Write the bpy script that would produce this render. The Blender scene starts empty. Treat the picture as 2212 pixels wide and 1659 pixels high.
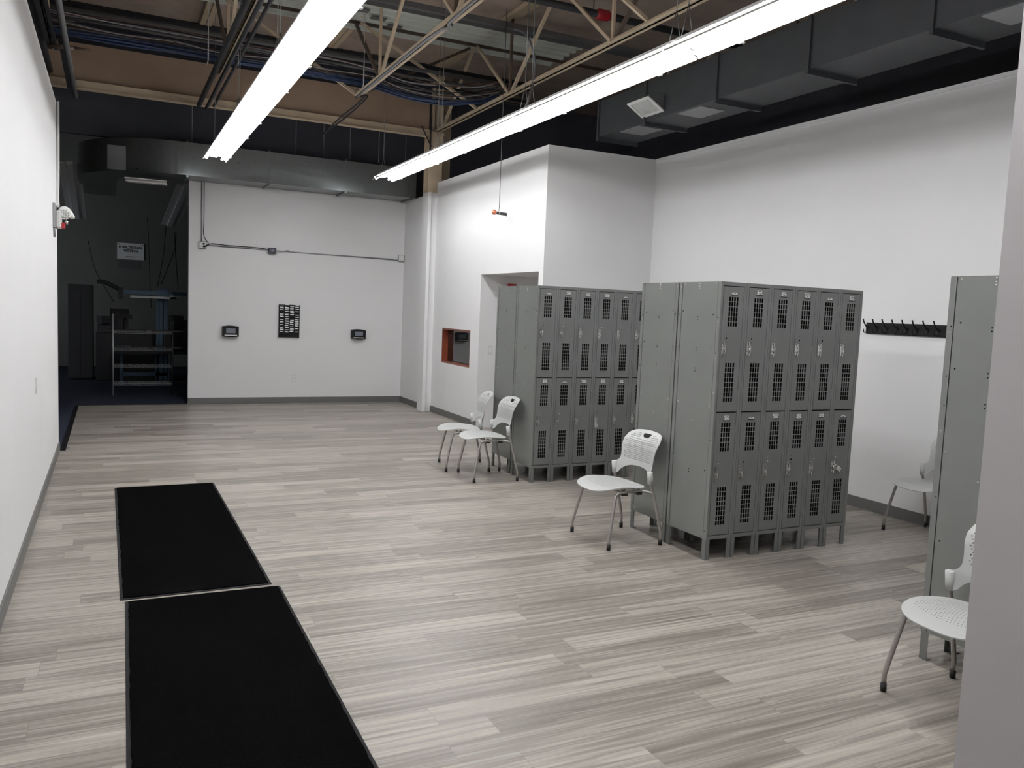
import bpy, bmesh, math, random
from mathutils import Vector, Matrix
from mathutils.geometry import delaunay_2d_cdt

random.seed(7)
PI = math.pi
sc = bpy.context.scene
COL = sc.collection

# ------------------------------------------------------------------ camera
YAW, PIT, ROL = 0.455195, 0.0884917, 0.0408216
FPX, CXP, CYP = 1775.34, 1106.0, 829.5
CAMP = Vector((0.0, 0.0, 1.717))
_r = Vector((math.cos(YAW), -math.sin(YAW), 0)); _f = Vector((math.sin(YAW), math.cos(YAW), 0)); _u = Vector((0, 0, 1))
f2 = _f*math.cos(PIT) - _u*math.sin(PIT); u2 = _u*math.cos(PIT) + _f*math.sin(PIT)
r3 = _r*math.cos(ROL) + u2*math.sin(ROL); u3 = u2*math.cos(ROL) - _r*math.sin(ROL)
cd = bpy.data.cameras.new('camera'); cd.sensor_width = 36; cd.sensor_fit = 'HORIZONTAL'
cd.lens = FPX/2212*36; cd.clip_start = 0.05; cd.clip_end = 100
cam = bpy.data.objects.new('camera', cd); COL.objects.link(cam)
M3 = Matrix((r3, u3, -f2)).transposed()
cam.matrix_world = Matrix.Translation(CAMP) @ M3.to_4x4()
sc.camera = cam


def ray(x, y):
    return r3*((x-CXP)/FPX) - u3*((y-CYP)/FPX) + f2


def onx(x, y, X):
    d = ray(x, y); return CAMP + d*(X/d.x)


def ony(x, y, Y):
    d = ray(x, y); return CAMP + d*(Y/d.y)


def onz(x, y, Z):
    d = ray(x, y); return CAMP + d*((Z-CAMP.z)/d.z)


# ------------------------------------------------------------------ world and exposure
w = bpy.data.worlds.new('world'); sc.world = w; w.use_nodes = True
w.node_tree.nodes['Background'].inputs[0].default_value = (0.01, 0.01, 0.012, 1)
w.node_tree.nodes['Background'].inputs[1].default_value = 0.3
sc.view_settings.view_transform = 'Standard'
sc.view_settings.look = 'None'
sc.view_settings.exposure = 0.13
sc.view_settings.gamma = 1.0
sc.view_settings.use_curve_mapping = False
TUBE_POWER = 64.0


# ------------------------------------------------------------------ materials
def lin(c):
    return tuple(((v/255)/12.92 if v/255 <= 0.04045 else ((v/255+0.055)/1.055)**2.4) for v in c) + (1,)


def mat(name, col, rough=0.5, metal=0.0, spec=0.5, noise=0.0, nscale=8.0, bump=0.0, bscale=60.0, emis=0.0, stretch=None):
    m = bpy.data.materials.new(name); m.use_nodes = True
    nt = m.node_tree; b = nt.nodes['Principled BSDF']
    c = lin(col) if max(col) > 1.0 else tuple(col)+(1,)
    b.inputs['Base Color'].default_value = c
    b.inputs['Roughness'].default_value = rough
    b.inputs['Metallic'].default_value = metal
    b.inputs['Specular IOR Level'].default_value = spec
    if emis > 0:
        b.inputs['Emission Color'].default_value = c
        b.inputs['Emission Strength'].default_value = emis
    if noise > 0 or bump > 0:
        tc = nt.nodes.new('ShaderNodeTexCoord'); mp = nt.nodes.new('ShaderNodeMapping')
        nt.links.new(tc.outputs['Object'], mp.inputs[0])
        if stretch: mp.inputs['Scale'].default_value = stretch
    if noise > 0:
        n = nt.nodes.new('ShaderNodeTexNoise'); n.inputs['Scale'].default_value = nscale; n.inputs['Detail'].default_value = 4
        nt.links.new(mp.outputs[0], n.inputs[0])
        r = nt.nodes.new('ShaderNodeMapRange'); r.inputs[1].default_value = 0.3; r.inputs[2].default_value = 0.7
        r.inputs[3].default_value = 1-noise; r.inputs[4].default_value = 1+noise
        nt.links.new(n.outputs[0], r.inputs[0])
        mx = nt.nodes.new('ShaderNodeVectorMath'); mx.operation = 'SCALE'; mx.inputs[0].default_value = c[:3]
        nt.links.new(r.outputs[0], mx.inputs['Scale'])
        nt.links.new(mx.outputs[0], b.inputs['Base Color'])
    if bump > 0:
        n2 = nt.nodes.new('ShaderNodeTexNoise'); n2.inputs['Scale'].default_value = bscale; n2.inputs['Detail'].default_value = 3
        nt.links.new(mp.outputs[0], n2.inputs[0])
        bp = nt.nodes.new('ShaderNodeBump'); bp.inputs['Strength'].default_value = bump; bp.inputs['Distance'].default_value = 0.01
        nt.links.new(n2.outputs[0], bp.inputs['Height']); nt.links.new(bp.outputs[0], b.inputs['Normal'])
    return m


WALL = mat('wall_paint', (0.80, 0.797, 0.80), 0.75, spec=0.25, noise=0.012, nscale=1.2)
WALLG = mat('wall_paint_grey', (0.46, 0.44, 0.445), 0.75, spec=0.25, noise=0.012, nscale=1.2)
DARKWALL = mat('dark_upper_wall', (0.10, 0.103, 0.125), 0.8, spec=0.2, noise=0.1, nscale=1.5)
FARWALL = mat('far_room_wall', (0.17, 0.168, 0.158), 0.9, spec=0.1, noise=0.1, nscale=0.8)
BASE = mat('rubber_baseboard', (0.125, 0.123, 0.12), 0.5)
ROOF = mat('roof_board', (0.50, 0.41, 0.345), 0.9, spec=0.1, noise=0.16, nscale=2.5)
TANPANEL = mat('tan_sheet', (0.44, 0.325, 0.24), 0.9, spec=0.1, noise=0.08, nscale=1.0)
BEIGE = mat('beige_steel', (0.66, 0.54, 0.39), 0.55, noise=0.08, nscale=5)
BROWNST = mat('brown_steel', (0.12, 0.085, 0.065), 0.6)
DARKST = mat('dark_steel', (0.035, 0.035, 0.04), 0.55)
GREYST = mat('grey_steel', (0.16, 0.16, 0.165), 0.5)
CORR = mat('corrugated_sheet', (0.76, 0.80, 0.74), 0.6, noise=0.03, nscale=2)
DUCTDK = mat('dull_duct_steel', (0.052, 0.056, 0.062), 0.5, metal=0.35, noise=0.08, nscale=4)
LOCK = mat('locker_grey', (0.150, 0.157, 0.152), 0.42, noise=0.05, nscale=3, bump=0.02, bscale=40)
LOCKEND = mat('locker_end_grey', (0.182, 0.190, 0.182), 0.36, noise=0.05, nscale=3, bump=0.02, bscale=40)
CHROME = mat('chrome', (0.72, 0.72, 0.70), 0.22, metal=1.0)
STEELB = mat('bright_steel', (0.6, 0.6, 0.58), 0.35, metal=0.8)
BLACK = mat('black_plastic', (0.006, 0.006, 0.007), 0.55, spec=0.25)
HOLE = mat('black_hole', (0.003, 0.003, 0.003), 0.9, spec=0.0)
PAPER = mat('white_card', (0.82, 0.82, 0.80), 0.7)
INK = mat('ink', (0.06, 0.06, 0.06), 0.8)
CHAIRP = mat('chair_plastic', (0.50, 0.51, 0.50), 0.38)
CHAIRM = mat('chair_metal', (0.42, 0.40, 0.385), 0.32, metal=0.75)
RUBBER = mat('black_rubber', (0.01, 0.01, 0.01), 0.6)
MATPILE = mat('mat_pile', (0.0042, 0.0042, 0.0042), 1.0, spec=0.0, bump=0.8, bscale=260, noise=0.25, nscale=120)
MATEDGE = mat('mat_edge', (0.018, 0.018, 0.019), 0.85, spec=0.15)
FIXW = mat('fixture_white', (0.86, 0.86, 0.86), 0.35)
TUBE = mat('lit_tube', (0.985, 0.99, 1.0), 0.3, emis=TUBE_POWER)
TUBE2 = mat('lit_tube_dimmed', (0.985, 0.99, 1.0), 0.3, emis=TUBE_POWER*0.82)  # right row's output turned down to tone the walls beside it
WIRE = mat('wire_metal', (0.55, 0.56, 0.57), 0.3, metal=0.35)
LOCK_SHADE = mat('locker_inside_shade', (0.022, 0.023, 0.023), 0.7, spec=0.2)  # locker grey darkened inside, shade painted in so the vents read black
WHITEP = mat('white_plastic', (0.72, 0.72, 0.70), 0.4)
GALV = mat('galvanised', (0.34, 0.35, 0.36), 0.4, metal=0.8)
BLUE = mat('blue_cable', (0.026, 0.048, 0.115), 0.45)
GREYC = mat('grey_cable', (0.22, 0.22, 0.24), 0.5)
WHITEC = mat('white_cable', (0.5, 0.5, 0.52), 0.5)
BROWNC = mat('brown_cable', (0.14, 0.07, 0.05), 0.5)
BLACKC = mat('black_cable', (0.015, 0.015, 0.018), 0.5)
RED = mat('red_plastic', (0.42, 0.02, 0.03), 0.35)
COPPER = mat('copper_red', (0.55, 0.17, 0.10), 0.35, metal=0.3)
WOODR = mat('red_wood', (0.20, 0.045, 0.022), 0.35, noise=0.25, nscale=8, stretch=(1, 1, 0.2))
BLUEST = mat('blue_steel', (0.10, 0.19, 0.30), 0.5)
CARPET = mat('dark_blue_carpet', (0.030, 0.036, 0.055), 0.95, spec=0.1, bump=0.4, bscale=200)
LEAF = mat('leaf', (0.05, 0.16, 0.04), 0.5)
SCREEN = mat('grey_screen', (0.16, 0.175, 0.20), 0.2)
LENS = mat('clear_lens', (0.62, 0.63, 0.61), 0.12)
FLAT_DK = mat('dark_equipment', (0.03, 0.032, 0.036), 0.6)


def galv_duct():
    m = mat('galvanised_duct', (0.34, 0.37, 0.37), 0.3, metal=0.7)
    nt = m.node_tree; b = nt.nodes['Principled BSDF']
    tc = nt.nodes.new('ShaderNodeTexCoord')
    v = nt.nodes.new('ShaderNodeTexVoronoi'); v.inputs['Scale'].default_value = 55
    nt.links.new(tc.outputs['Object'], v.inputs['Vector'])
    r = nt.nodes.new('ShaderNodeMapRange'); r.inputs[3].default_value = 0.27; r.inputs[4].default_value = 0.37
    nt.links.new(v.outputs['Color'], r.inputs[0]); nt.links.new(r.outputs[0], b.inputs['Roughness'])
    cr = nt.nodes.new('ShaderNodeMapRange'); cr.inputs[3].default_value = 0.93; cr.inputs[4].default_value = 1.07
    nt.links.new(v.outputs['Color'], cr.inputs[0])
    sc_ = nt.nodes.new('ShaderNodeVectorMath'); sc_.operation = 'SCALE'; sc_.inputs[0].default_value = (0.25, 0.27, 0.275)
    nt.links.new(cr.outputs[0], sc_.inputs['Scale']); nt.links.new(sc_.outputs[0], b.inputs['Base Color'])
    return m


def glass_mat():
    m = bpy.data.materials.new('window_glass'); m.use_nodes = True
    b = m.node_tree.nodes['Principled BSDF']
    b.inputs['Base Color'].default_value = (0.55, 0.6, 0.6, 1); b.inputs['Roughness'].default_value = 0.03
    b.inputs['Transmission Weight'].default_value = 1.0; b.inputs['IOR'].default_value = 1.5
    return m


def plank_floor():
    m = bpy.data.materials.new('grey_wood_planks'); m.use_nodes = True
    nt = m.node_tree; N = nt.nodes; L = nt.links; b = N['Principled BSDF']

    def math_(op, a, bb=None, c=None):
        n = N.new('ShaderNodeMath'); n.operation = op
        for i, v in enumerate((a, bb, c)):
            if v is None: continue
            if isinstance(v, (int, float)): n.inputs[i].default_value = v
            else: L.new(v, n.inputs[i])
        return n.outputs[0]
    tc = N.new('ShaderNodeTexCoord'); sp = N.new('ShaderNodeSeparateXYZ'); L.new(tc.outputs['Object'], sp.inputs[0])
    X, Y = sp.outputs[0], sp.outputs[1]
    PW, PL = 0.152, 1.22
    v = math_('DIVIDE', Y, PW); row = math_('FLOOR', v); fv = math_('FRACT', v)
    wn = N.new('ShaderNodeTexWhiteNoise'); wn.noise_dimensions = '1D'; L.new(row, wn.inputs['W'])
    u = math_('ADD', math_('DIVIDE', X, PL), wn.outputs['Value']); pid = math_('FLOOR', u); fu = math_('FRACT', u)
    cx = N.new('ShaderNodeCombineXYZ'); L.new(pid, cx.inputs[0]); L.new(row, cx.inputs[1])
    w2 = N.new('ShaderNodeTexWhiteNoise'); w2.noise_dimensions = '3D'; L.new(cx.outputs[0], w2.inputs['Vector'])
    s2 = N.new('ShaderNodeSeparateColor'); L.new(w2.outputs['Color'], s2.inputs[0])
    # streaky grain, shifted plank by plank
    gx = math_('ADD', math_('MULTIPLY', X, 1.1), math_('MULTIPLY', s2.outputs[0], 37.0))
    gy = math_('ADD', math_('MULTIPLY', Y, 34.0), math_('MULTIPLY', s2.outputs[1], 91.0))
    g = N.new('ShaderNodeCombineXYZ'); L.new(gx, g.inputs[0]); L.new(gy, g.inputs[1])
    n1 = N.new('ShaderNodeTexNoise'); n1.inputs['Scale'].default_value = 1.0; n1.inputs['Detail'].default_value = 5
    n1.inputs['Roughness'].default_value = 0.62; n1.inputs['Distortion'].default_value = 0.6; L.new(g.outputs[0], n1.inputs[0])
    gx2 = math_('ADD', math_('MULTIPLY', X, 2.4), math_('MULTIPLY', s2.outputs[1], 53.0))
    gy2 = math_('ADD', math_('MULTIPLY', Y, 95.0), math_('MULTIPLY', s2.outputs[2], 71.0))
    g2 = N.new('ShaderNodeCombineXYZ'); L.new(gx2, g2.inputs[0]); L.new(gy2, g2.inputs[1])
    n2 = N.new('ShaderNodeTexNoise'); n2.inputs['Scale'].default_value = 1.0; n2.inputs['Detail'].default_value = 3; L.new(g2.outputs[0], n2.inputs[0])
    tone = math_('ADD', math_('MULTIPLY', n1.outputs[0], 1.65), math_('MULTIPLY', n2.outputs[0], 0.50))
    tone = math_('ADD', tone, math_('MULTIPLY', s2.outputs[2], 0.36))
    # fine figure lines, stronger on some boards
    g3 = N.new('ShaderNodeCombineXYZ'); L.new(math_('ADD', math_('MULTIPLY', X, 2.2), math_('MULTIPLY', s2.outputs[2], 19.0)), g3.inputs[0]); L.new(math_('ADD', math_('MULTIPLY', Y, 17.0), math_('MULTIPLY', s2.outputs[0], 33.0)), g3.inputs[1])
    n3 = N.new('ShaderNodeTexNoise'); n3.inputs['Scale'].default_value = 1.0; n3.inputs['Detail'].default_value = 1.0; L.new(g3.outputs[0], n3.inputs[0])
    ring = math_('ABSOLUTE', math_('SINE', math_('MULTIPLY', n3.outputs[0], 75.0)))
    fig = math_('MULTIPLY', math_('SUBTRACT', ring, 0.62), math_('MULTIPLY', math_('GREATER_THAN', s2.outputs[1], 0.45), 0.09))
    tone = math_('ADD', tone, fig)
    cr = N.new('ShaderNodeValToRGB'); e = cr.color_ramp.elements
    mr = N.new('ShaderNodeMapRange'); mr.inputs[1].default_value = 0.80; mr.inputs[2].default_value = 1.70; L.new(tone, mr.inputs[0])
    e[0].position = 0.0; e[0].color = (0.135, 0.118, 0.100, 1)
    e[1].position = 1.0; e[1].color = (0.49, 0.452, 0.400, 1)
    m1 = e.new(0.35); m1.color = (0.225, 0.202, 0.176, 1)
    m2 = e.new(0.62); m2.color = (0.350, 0.320, 0.282, 1)
    L.new(mr.outputs[0], cr.inputs[0])
    # thin seams between boards
    dv = math_('MULTIPLY', math_('MINIMUM', fv, math_('SUBTRACT', 1.0, fv)), PW)
    du = math_('MULTIPLY', math_('MINIMUM', fu, math_('SUBTRACT', 1.0, fu)), PL)
    d = math_('MINIMUM', dv, du)
    sm = math_('LESS_THAN', d, 0.0011)
    mx = N.new('ShaderNodeMixRGB'); mx.inputs[2].default_value = (0.12, 0.105, 0.09, 1)
    L.new(math_('MULTIPLY', sm, 0.6), mx.inputs[0]); L.new(cr.outputs[0], mx.inputs[1])
    L.new(mx.outputs[0], b.inputs['Base Color'])
    b.inputs['Roughness'].default_value = 0.34; b.inputs['Specular IOR Level'].default_value = 0.4
    rr = N.new('ShaderNodeMapRange'); rr.inputs[3].default_value = 0.30; rr.inputs[4].default_value = 0.46
    L.new(n1.outputs[0], rr.inputs[0]); L.new(rr.outputs[0], b.inputs['Roughness'])
    bp = N.new('ShaderNodeBump'); bp.inputs['Strength'].default_value = 0.12; bp.inputs['Distance'].default_value = 0.004
    L.new(n2.outputs[0], bp.inputs['Height']); L.new(bp.outputs[0], b.inputs['Normal'])
    return m


DUCT = galv_duct(); GLASS = glass_mat(); PLANK = plank_floor()


# ------------------------------------------------------------------ mesh helpers
def box(bm, x0, x1, y0, y1, z0, z1, mtx=None):
    vs = [bm.verts.new(((x0, x1)[i & 1], (y0, y1)[(i >> 1) & 1], (z0, z1)[(i >> 2) & 1])) for i in range(8)]
    if mtx:
        for v in vs: v.co = mtx @ v.co
    for q in ((0, 2, 3, 1), (4, 5, 7, 6), (0, 1, 5, 4), (2, 6, 7, 3), (0, 4, 6, 2), (1, 3, 7, 5)):
        bm.faces.new([vs[i] for i in q])
    return vs


def bar(bm, a, b, w_, h_):
    """rectangular bar between two points; w_ sideways, h_ upward"""
    a = Vector(a); b = Vector(b); d = (b-a); L = d.length; d.normalize()
    up = Vector((0, 0, 1)) if abs(d.z) < 0.95 else Vector((0, 1, 0))
    s = d.cross(up).normalized(); t = s.cross(d).normalized()
    mt = Matrix((s, d, t)).transposed().to_4x4(); mt.translation = a
    box(bm, -w_/2, w_/2, 0, L, -h_/2, h_/2, mt)


def tube(bm, pts, r, n=8, cap=True, smooth=True):
    pts = [Vector(p) for p in pts]; rs = r if isinstance(r, (list, tuple)) else [r]*len(pts)
    rings = []; prev = None
    for i, p in enumerate(pts):
        d = (pts[min(i+1, len(pts)-1)] - pts[max(i-1, 0)]).normalized()
        if prev is None:
            a = Vector((0, 0, 1)) if abs(d.z) < 0.9 else Vector((1, 0, 0))
            s = d.cross(a).normalized()
        else:
            s = (prev - d*prev.dot(d)).normalized()
        prev = s; t = d.cross(s)
        rings.append([bm.verts.new(p + (s*math.cos(2*PI*k/n) + t*math.sin(2*PI*k/n))*rs[i]) for k in range(n)])
    for a, b in zip(rings, rings[1:]):
        for k in range(n):
            f = bm.faces.new((a[k], a[(k+1) % n], b[(k+1) % n], b[k])); f.smooth = smooth
    if cap:
        bm.faces.new(list(reversed(rings[0]))); bm.faces.new(rings[-1])


def lathe(bm, prof, n=20, mtx=None):
    rings = []
    for (r, z) in prof:
        rings.append([bm.verts.new((r*math.cos(2*PI*k/n), r*math.sin(2*PI*k/n), z)) for k in range(n)])
    for a, b in zip(rings, rings[1:]):
        for k in range(n):
            f = bm.faces.new((a[k], a[(k+1) % n], b[(k+1) % n], b[k])); f.smooth = True
    bm.faces.new(list(reversed(rings[0]))); bm.faces.new(rings[-1])
    if mtx:
        for rg in rings:
            for v in rg: v.co = mtx @ v.co


def obj(name, bm, m, parent=None, bevel=0.0, loc=None):
    me = bpy.data.meshes.new(name)
    bmesh.ops.recalc_face_normals(bm, faces=bm.faces[:])
    bm.to_mesh(me); bm.free()
    for mm in (m if isinstance(m, (list, tuple)) else [m]): me.materials.append(mm)
    o = bpy.data.objects.new(name, me); COL.objects.link(o)
    if parent: o.parent = parent
    if loc: o.location = loc
    if bevel > 0:
        md = o.modifiers.new('bevel', 'BEVEL'); md.width = bevel; md.segments = 2; md.limit_method = 'ANGLE'
    return o


def tag(o, label, cat, group=None, kind=None):
    o['label'] = label; o['category'] = cat
    if group: o['group'] = group
    if kind: o['kind'] = kind
    return o


def thing(name, label, cat, loc=(0, 0, 0), rz=0, group=None):
    o = bpy.data.objects.new(name, None); COL.objects.link(o)
    o.location = loc; o.rotation_euler = (0, 0, rz); o.empty_display_size = 0.1
    return tag(o, label, cat, group)


def struct(name, bm, m, bevel=0.0):
    o = obj(name, bm, m, bevel=bevel); o['kind'] = 'structure'; return o


def B(*boxes):
    bm = bmesh.new()
    for b in boxes: box(bm, *b)
    return bm


def copy_tree(o, parent=None):
    c = o.copy(); COL.objects.link(c)
    if parent: c.parent = parent
    for ch in [q for q in bpy.data.objects if q.parent == o]:
        copy_tree(ch, c)
    return c


def catmull(P, n=6, closed=False):
    out = []; N_ = len(P)
    rng = range(N_) if closed else range(N_-1)
    for i in rng:
        p0 = Vector(P[(i-1) % N_] if closed else P[max(i-1, 0)]); p1 = Vector(P[i])
        p2 = Vector(P[(i+1) % N_]); p3 = Vector(P[(i+2) % N_] if closed else P[min(i+2, N_-1)])
        for k in range(n):
            t = k/n
            out.append(0.5*((2*p1) + (p2-p0)*t + (2*p0-5*p1+4*p2-p3)*t*t + (3*p1-p0-3*p2+p3)*t**3))
    if not closed: out.append(Vector(P[-1]))
    return out


def inpoly(p, poly):
    x, y = p[0], p[1]; c = False; j = len(poly)-1
    for i in range(len(poly)):
        xi, yi = poly[i][0], poly[i][1]; xj, yj = poly[j][0], poly[j][1]
        if (yi > y) != (yj > y) and x < (xj-xi)*(y-yi)/(yj-yi)+xi: c = not c
        j = i
    return c


def pdist(p, poly):
    best = 1e9; P = Vector((p[0], p[1])); n = len(poly)
    for i in range(n):
        a = Vector(poly[i][:2]); b = Vector(poly[(i+1) % n][:2]); d = b-a
        t = max(0, min(1, (P-a).dot(d)/max(d.length_squared, 1e-12)))
        best = min(best, (P-(a+d*t)).length)
    return best


def sheet(outline, holes, mapf, thick, grid=0.02, flat=False):
    """a panel with cut-outs: outline and holes are 2D loops, mapf lifts (a, b) to 3D; real thickness and rims"""
    vs = []; es = []
    loops = [outline]+holes
    for lp in loops:
        s = len(vs); vs += [Vector((p[0], p[1])) for p in lp]
        es += [(s+i, s+(i+1) % len(lp)) for i in range(len(lp))]
    if not flat:
        xs = [p[0] for p in outline]; ys = [p[1] for p in outline]
        hb = [(sum(p[0] for p in h)/len(h), sum(p[1] for p in h)/len(h), max((Vector(h[0][:2])-Vector(q[:2])).length for q in h)) for h in holes]
        x = min(xs)
        while x < max(xs):
            y = min(ys)
            while y < max(ys):
                if inpoly((x, y), outline) and pdist((x, y), outline) > grid*0.4 and all((x-h[0])**2+(y-h[1])**2 > (h[2]*0.8+0.002)**2 for h in hb):
                    vs.append(Vector((x, y)))
                y += grid
            x += grid
    res = delaunay_2d_cdt(vs, es, [], 0, 1e-6)
    V, _, F = res[0], res[1], res[2]
    bm = bmesh.new()
    P3 = [mapf(v[0], v[1]) for v in V]
    e = 1e-4
    nr = []
    for v in V:
        a = Vector(mapf(v[0]+e, v[1]))-Vector(mapf(v[0]-e, v[1])); b = Vector(mapf(v[0], v[1]+e))-Vector(mapf(v[0], v[1]-e))
        nr.append(a.cross(b).normalized())
    top = [bm.verts.new(Vector(p)+n*thick/2) for p, n in zip(P3, nr)]
    bot = [bm.verts.new(Vector(p)-n*thick/2) for p, n in zip(P3, nr)]
    cnt = {}
    big = [h for h in holes]
    hbb = [(min(p[0] for p in h), max(p[0] for p in h), min(p[1] for p in h), max(p[1] for p in h)) for h in big]
    for f in F:
        c = ((V[f[0]][0]+V[f[1]][0]+V[f[2]][0])/3, (V[f[0]][1]+V[f[1]][1]+V[f[2]][1])/3)
        if not inpoly(c, outline): continue
        if any(q[0] <= c[0] <= q[1] and q[2] <= c[1] <= q[3] and inpoly(c, h) for q, h in zip(hbb, big)): continue
        g = bm.faces.new([top[i] for i in f]); g.smooth = not flat
        g = bm.faces.new([bot[i] for i in reversed(f)]); g.smooth = not flat
        for i in range(3):
            k = (f[i], f[(i+1) % 3]); cnt[k] = cnt.get(k, 0)+1
    for (a, b) in list(cnt):
        if (b, a) not in cnt:
            bm.faces.new((top[b], top[a], bot[a], bot[b]))
    for ed in bm.edges:
        if len(ed.link_faces) == 2 and ed.link_faces[0].smooth != ed.link_faces[1].smooth: ed.smooth = False
    for v in [v for v in bm.verts if not v.link_faces]: bm.verts.remove(v)
    return bm


# ================================================================== THE ROOM
XL, XA, XR = -0.52, 4.77, 6.36
YB, YS, TOP = 14.2, 9.0, 3.745
YE = 10.1        # where the left wall stops
struct('floor', B((XL, XR+0.1, -3.2, YE, -0.06, 0), (-0.455, XR+0.1, YE, YB-0.02, -0.06, 0)), PLANK)
struct('floor_carpet', B((-7, -0.5, YE-2.5, 23, -0.06, -0.004), (-0.5, 3.5, YB+0.03, 23, -0.06, -0.004)), CARPET)
struct('trim_1', B((-0.505, -0.455, YE+0.0, YB+0.03, -0.06, 0.006), (-0.455, 1.1, YB-0.02, YB+0.03, -0.06, 0.006)), BLACK)
struct('ceiling', B((-8, 10, -4, 23.4, 5.62, 5.7)), ROOF)
struct('wall_left', B((XL-0.14, XL, -3.2, YE, 0, TOP-0.03)), WALL)
struct('baseboard_left', B((XL, XL+0.012, -3.2, YE-0.005, 0, 0.10)), BASE)
struct('wall_back', B((1.11, 4.70, YB, YB+0.14, 0, 3.57)), WALL)
struct('baseboard_back', B((1.11, 4.69, YB-0.012, YB, 0, 0.10)), BASE)
struct('wall_back_side', B((4.70, 4.84, 13.02, YB+0.14, 0, 3.57)), WALL)
struct('baseboard_back_side', B((4.688, 4.70, 13.0, YB-0.012, 0, 0.10)), BASE)
# boxed-in foot of the steel column
struct('trim_2', B((4.605, 4.662, 12.76, 13.02, 0, 3.58), (4.662, 4.80, 12.80, 13.02, 0, 3.58)), WALL, 0.004)
# wall with the doorway and the little window
WD, WT = 0.12, TOP
wa = B((XA, XA+WD, 12.38, 12.80, 0, WT), (XA, XA+WD, 11.215, 12.38, 0, 0.85), (XA, XA+WD, 11.215, 12.38, 1.405, WT),
       (XA, XA+WD, 10.895, 11.215, 0, WT), (XA, XA+WD, 9.12, 10.895, 2.22, WT), (XA, XA+WD, 9.0, 9.12, 0, WT))
bmesh.ops.remove_doubles(wa, verts=wa.verts[:], dist=0.0001)
struct('wall_right_far', wa, WALL)
struct('baseboard_right_far', B((XA-0.012, XA, 10.895, 12.80, 0, 0.10)), BASE)
struct('wall_alcove', B((XA+WD, 6.3, 10.895, 11.0, 0, 2.34), (6.2, 6.3, 9.12, 10.895, 0, 2.34),
                        (XA+WD, 6.2, 9.12, 10.895, 2.22, 2.34)), WALL)
struct('wall_step', B((XA+0.001, XR, YS-0.001, YS+0.12, 0, TOP)), WALL)
struct('wall_right', B((XR, XR+0.12, -3.2, YS, 0, TOP)), WALL)
struct('trim_3', B((XR-0.012, XR+0.13, -3.2, YS, TOP-0.03, TOP+0.006)), WALL)
struct('baseboard_right', B((XR-0.012, XR, -3.2, YS, 0, 0.10)), BASE)
struct('trim_4', B((XR-0.028, XR-0.012, -3.2, YS, 0, 0.012)), BASE)
struct('baseboard_step', B((XA, XR, YS-0.013, YS-0.001, 0, 0.10)), BASE)
FX = 2.972*1.35/1.987
struct('wall_front', B((FX, XR, 0.62, 1.35, 0, 3.2)), WALLG)
struct('wall_behind', B((XL-0.14, XR+0.1, -3.34, -3.2, 0, 5.6)), WALLG)
# dark outer shell above and behind the white partitions
struct('wall_upper_back', B((-1.6, 9.6, YB+0.14, YB+0.24, 4.12, 5.62), (1.14, 9.6, YB+0.14, YB+0.24, 0, 4.12)), DARKWALL)
struct('wall_upper_right', B((9.5, 9.6, -3.3, YB+0.2, 0, 5.62)), DARKWALL)
struct('wall_far_room', B((-7.1, 3.6, 22.0, 22.15, 0, 5.62), (-7.1, -7.0, 4, 22, 0, 5.62), (3.5, 3.6, YB+0.24, 22, 0, 5.62)), FARWALL)
struct('wall_left_room', B((-7.0, XL-0.14, 7.0, 7.1, 0, 5.62)), DARKWALL)

# window in the partition
bm = B((XA+0.005, XA+0.11, 12.355, 12.38, 0.85, 1.405), (XA+0.005, XA+0.11, 11.215, 11.24, 0.85, 1.405),
       (XA+0.005, XA+0.11, 11.24, 12.355, 0.85, 0.875), (XA+0.005, XA+0.11, 11.24, 12.355, 1.38, 1.405))
wr = struct('window_1', bm, WOODR)
obj('pane', B((XA+0.100, XA+0.106, 11.24, 12.355, 0.875, 1.38)), GLASS, wr)
struct('wall_office', B((XA+0.125, 6.6, 11.05, 11.10, 0, 2.6), (XA+0.125, 6.6, 13.2, 13.25, 0, 2.6), (6.55, 6.6, 11.1, 13.2, 0, 2.6),
                        (XA+0.125, 6.6, 11.1, 13.2, 2.55, 2.6)), FARWALL)
t = thing('potted_plant', 'green leafy plant behind the glass of the small wall window', 'plant', (5.25, 11.6, 0.86))
bm = bmesh.new()
for k in range(26):
    a = random.uniform(0, 2*PI); l = random.uniform(0.08, 0.2); h = random.uniform(0.03, 0.22)
    p0 = Vector((0, 0, 0.02)); p1 = Vector((math.cos(a)*l*0.5, math.sin(a)*l*0.5, h)); p2 = Vector((math.cos(a)*l, math.sin(a)*l, h*0.8))
    s = Vector((-math.sin(a), math.cos(a), 0))*0.018
    v = [bm.verts.new(q) for q in (p0, p1+s, p2, p1-s)]; bm.faces.new(v)
obj('leaves', bm, LEAF, t)
bm = bmesh.new(); lathe(bm, [(0.04, -0.09), (0.06, 0.0), (0.055, 0.02)]); obj('pot', bm, BROWNST, t)
tag(obj('window_shelf', B((4.95, 5.6, 11.15, 13.1, 0.70, 0.77)), FARWALL), 'pale shelf inside the office behind the small wall window', 'shelf')

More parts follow.
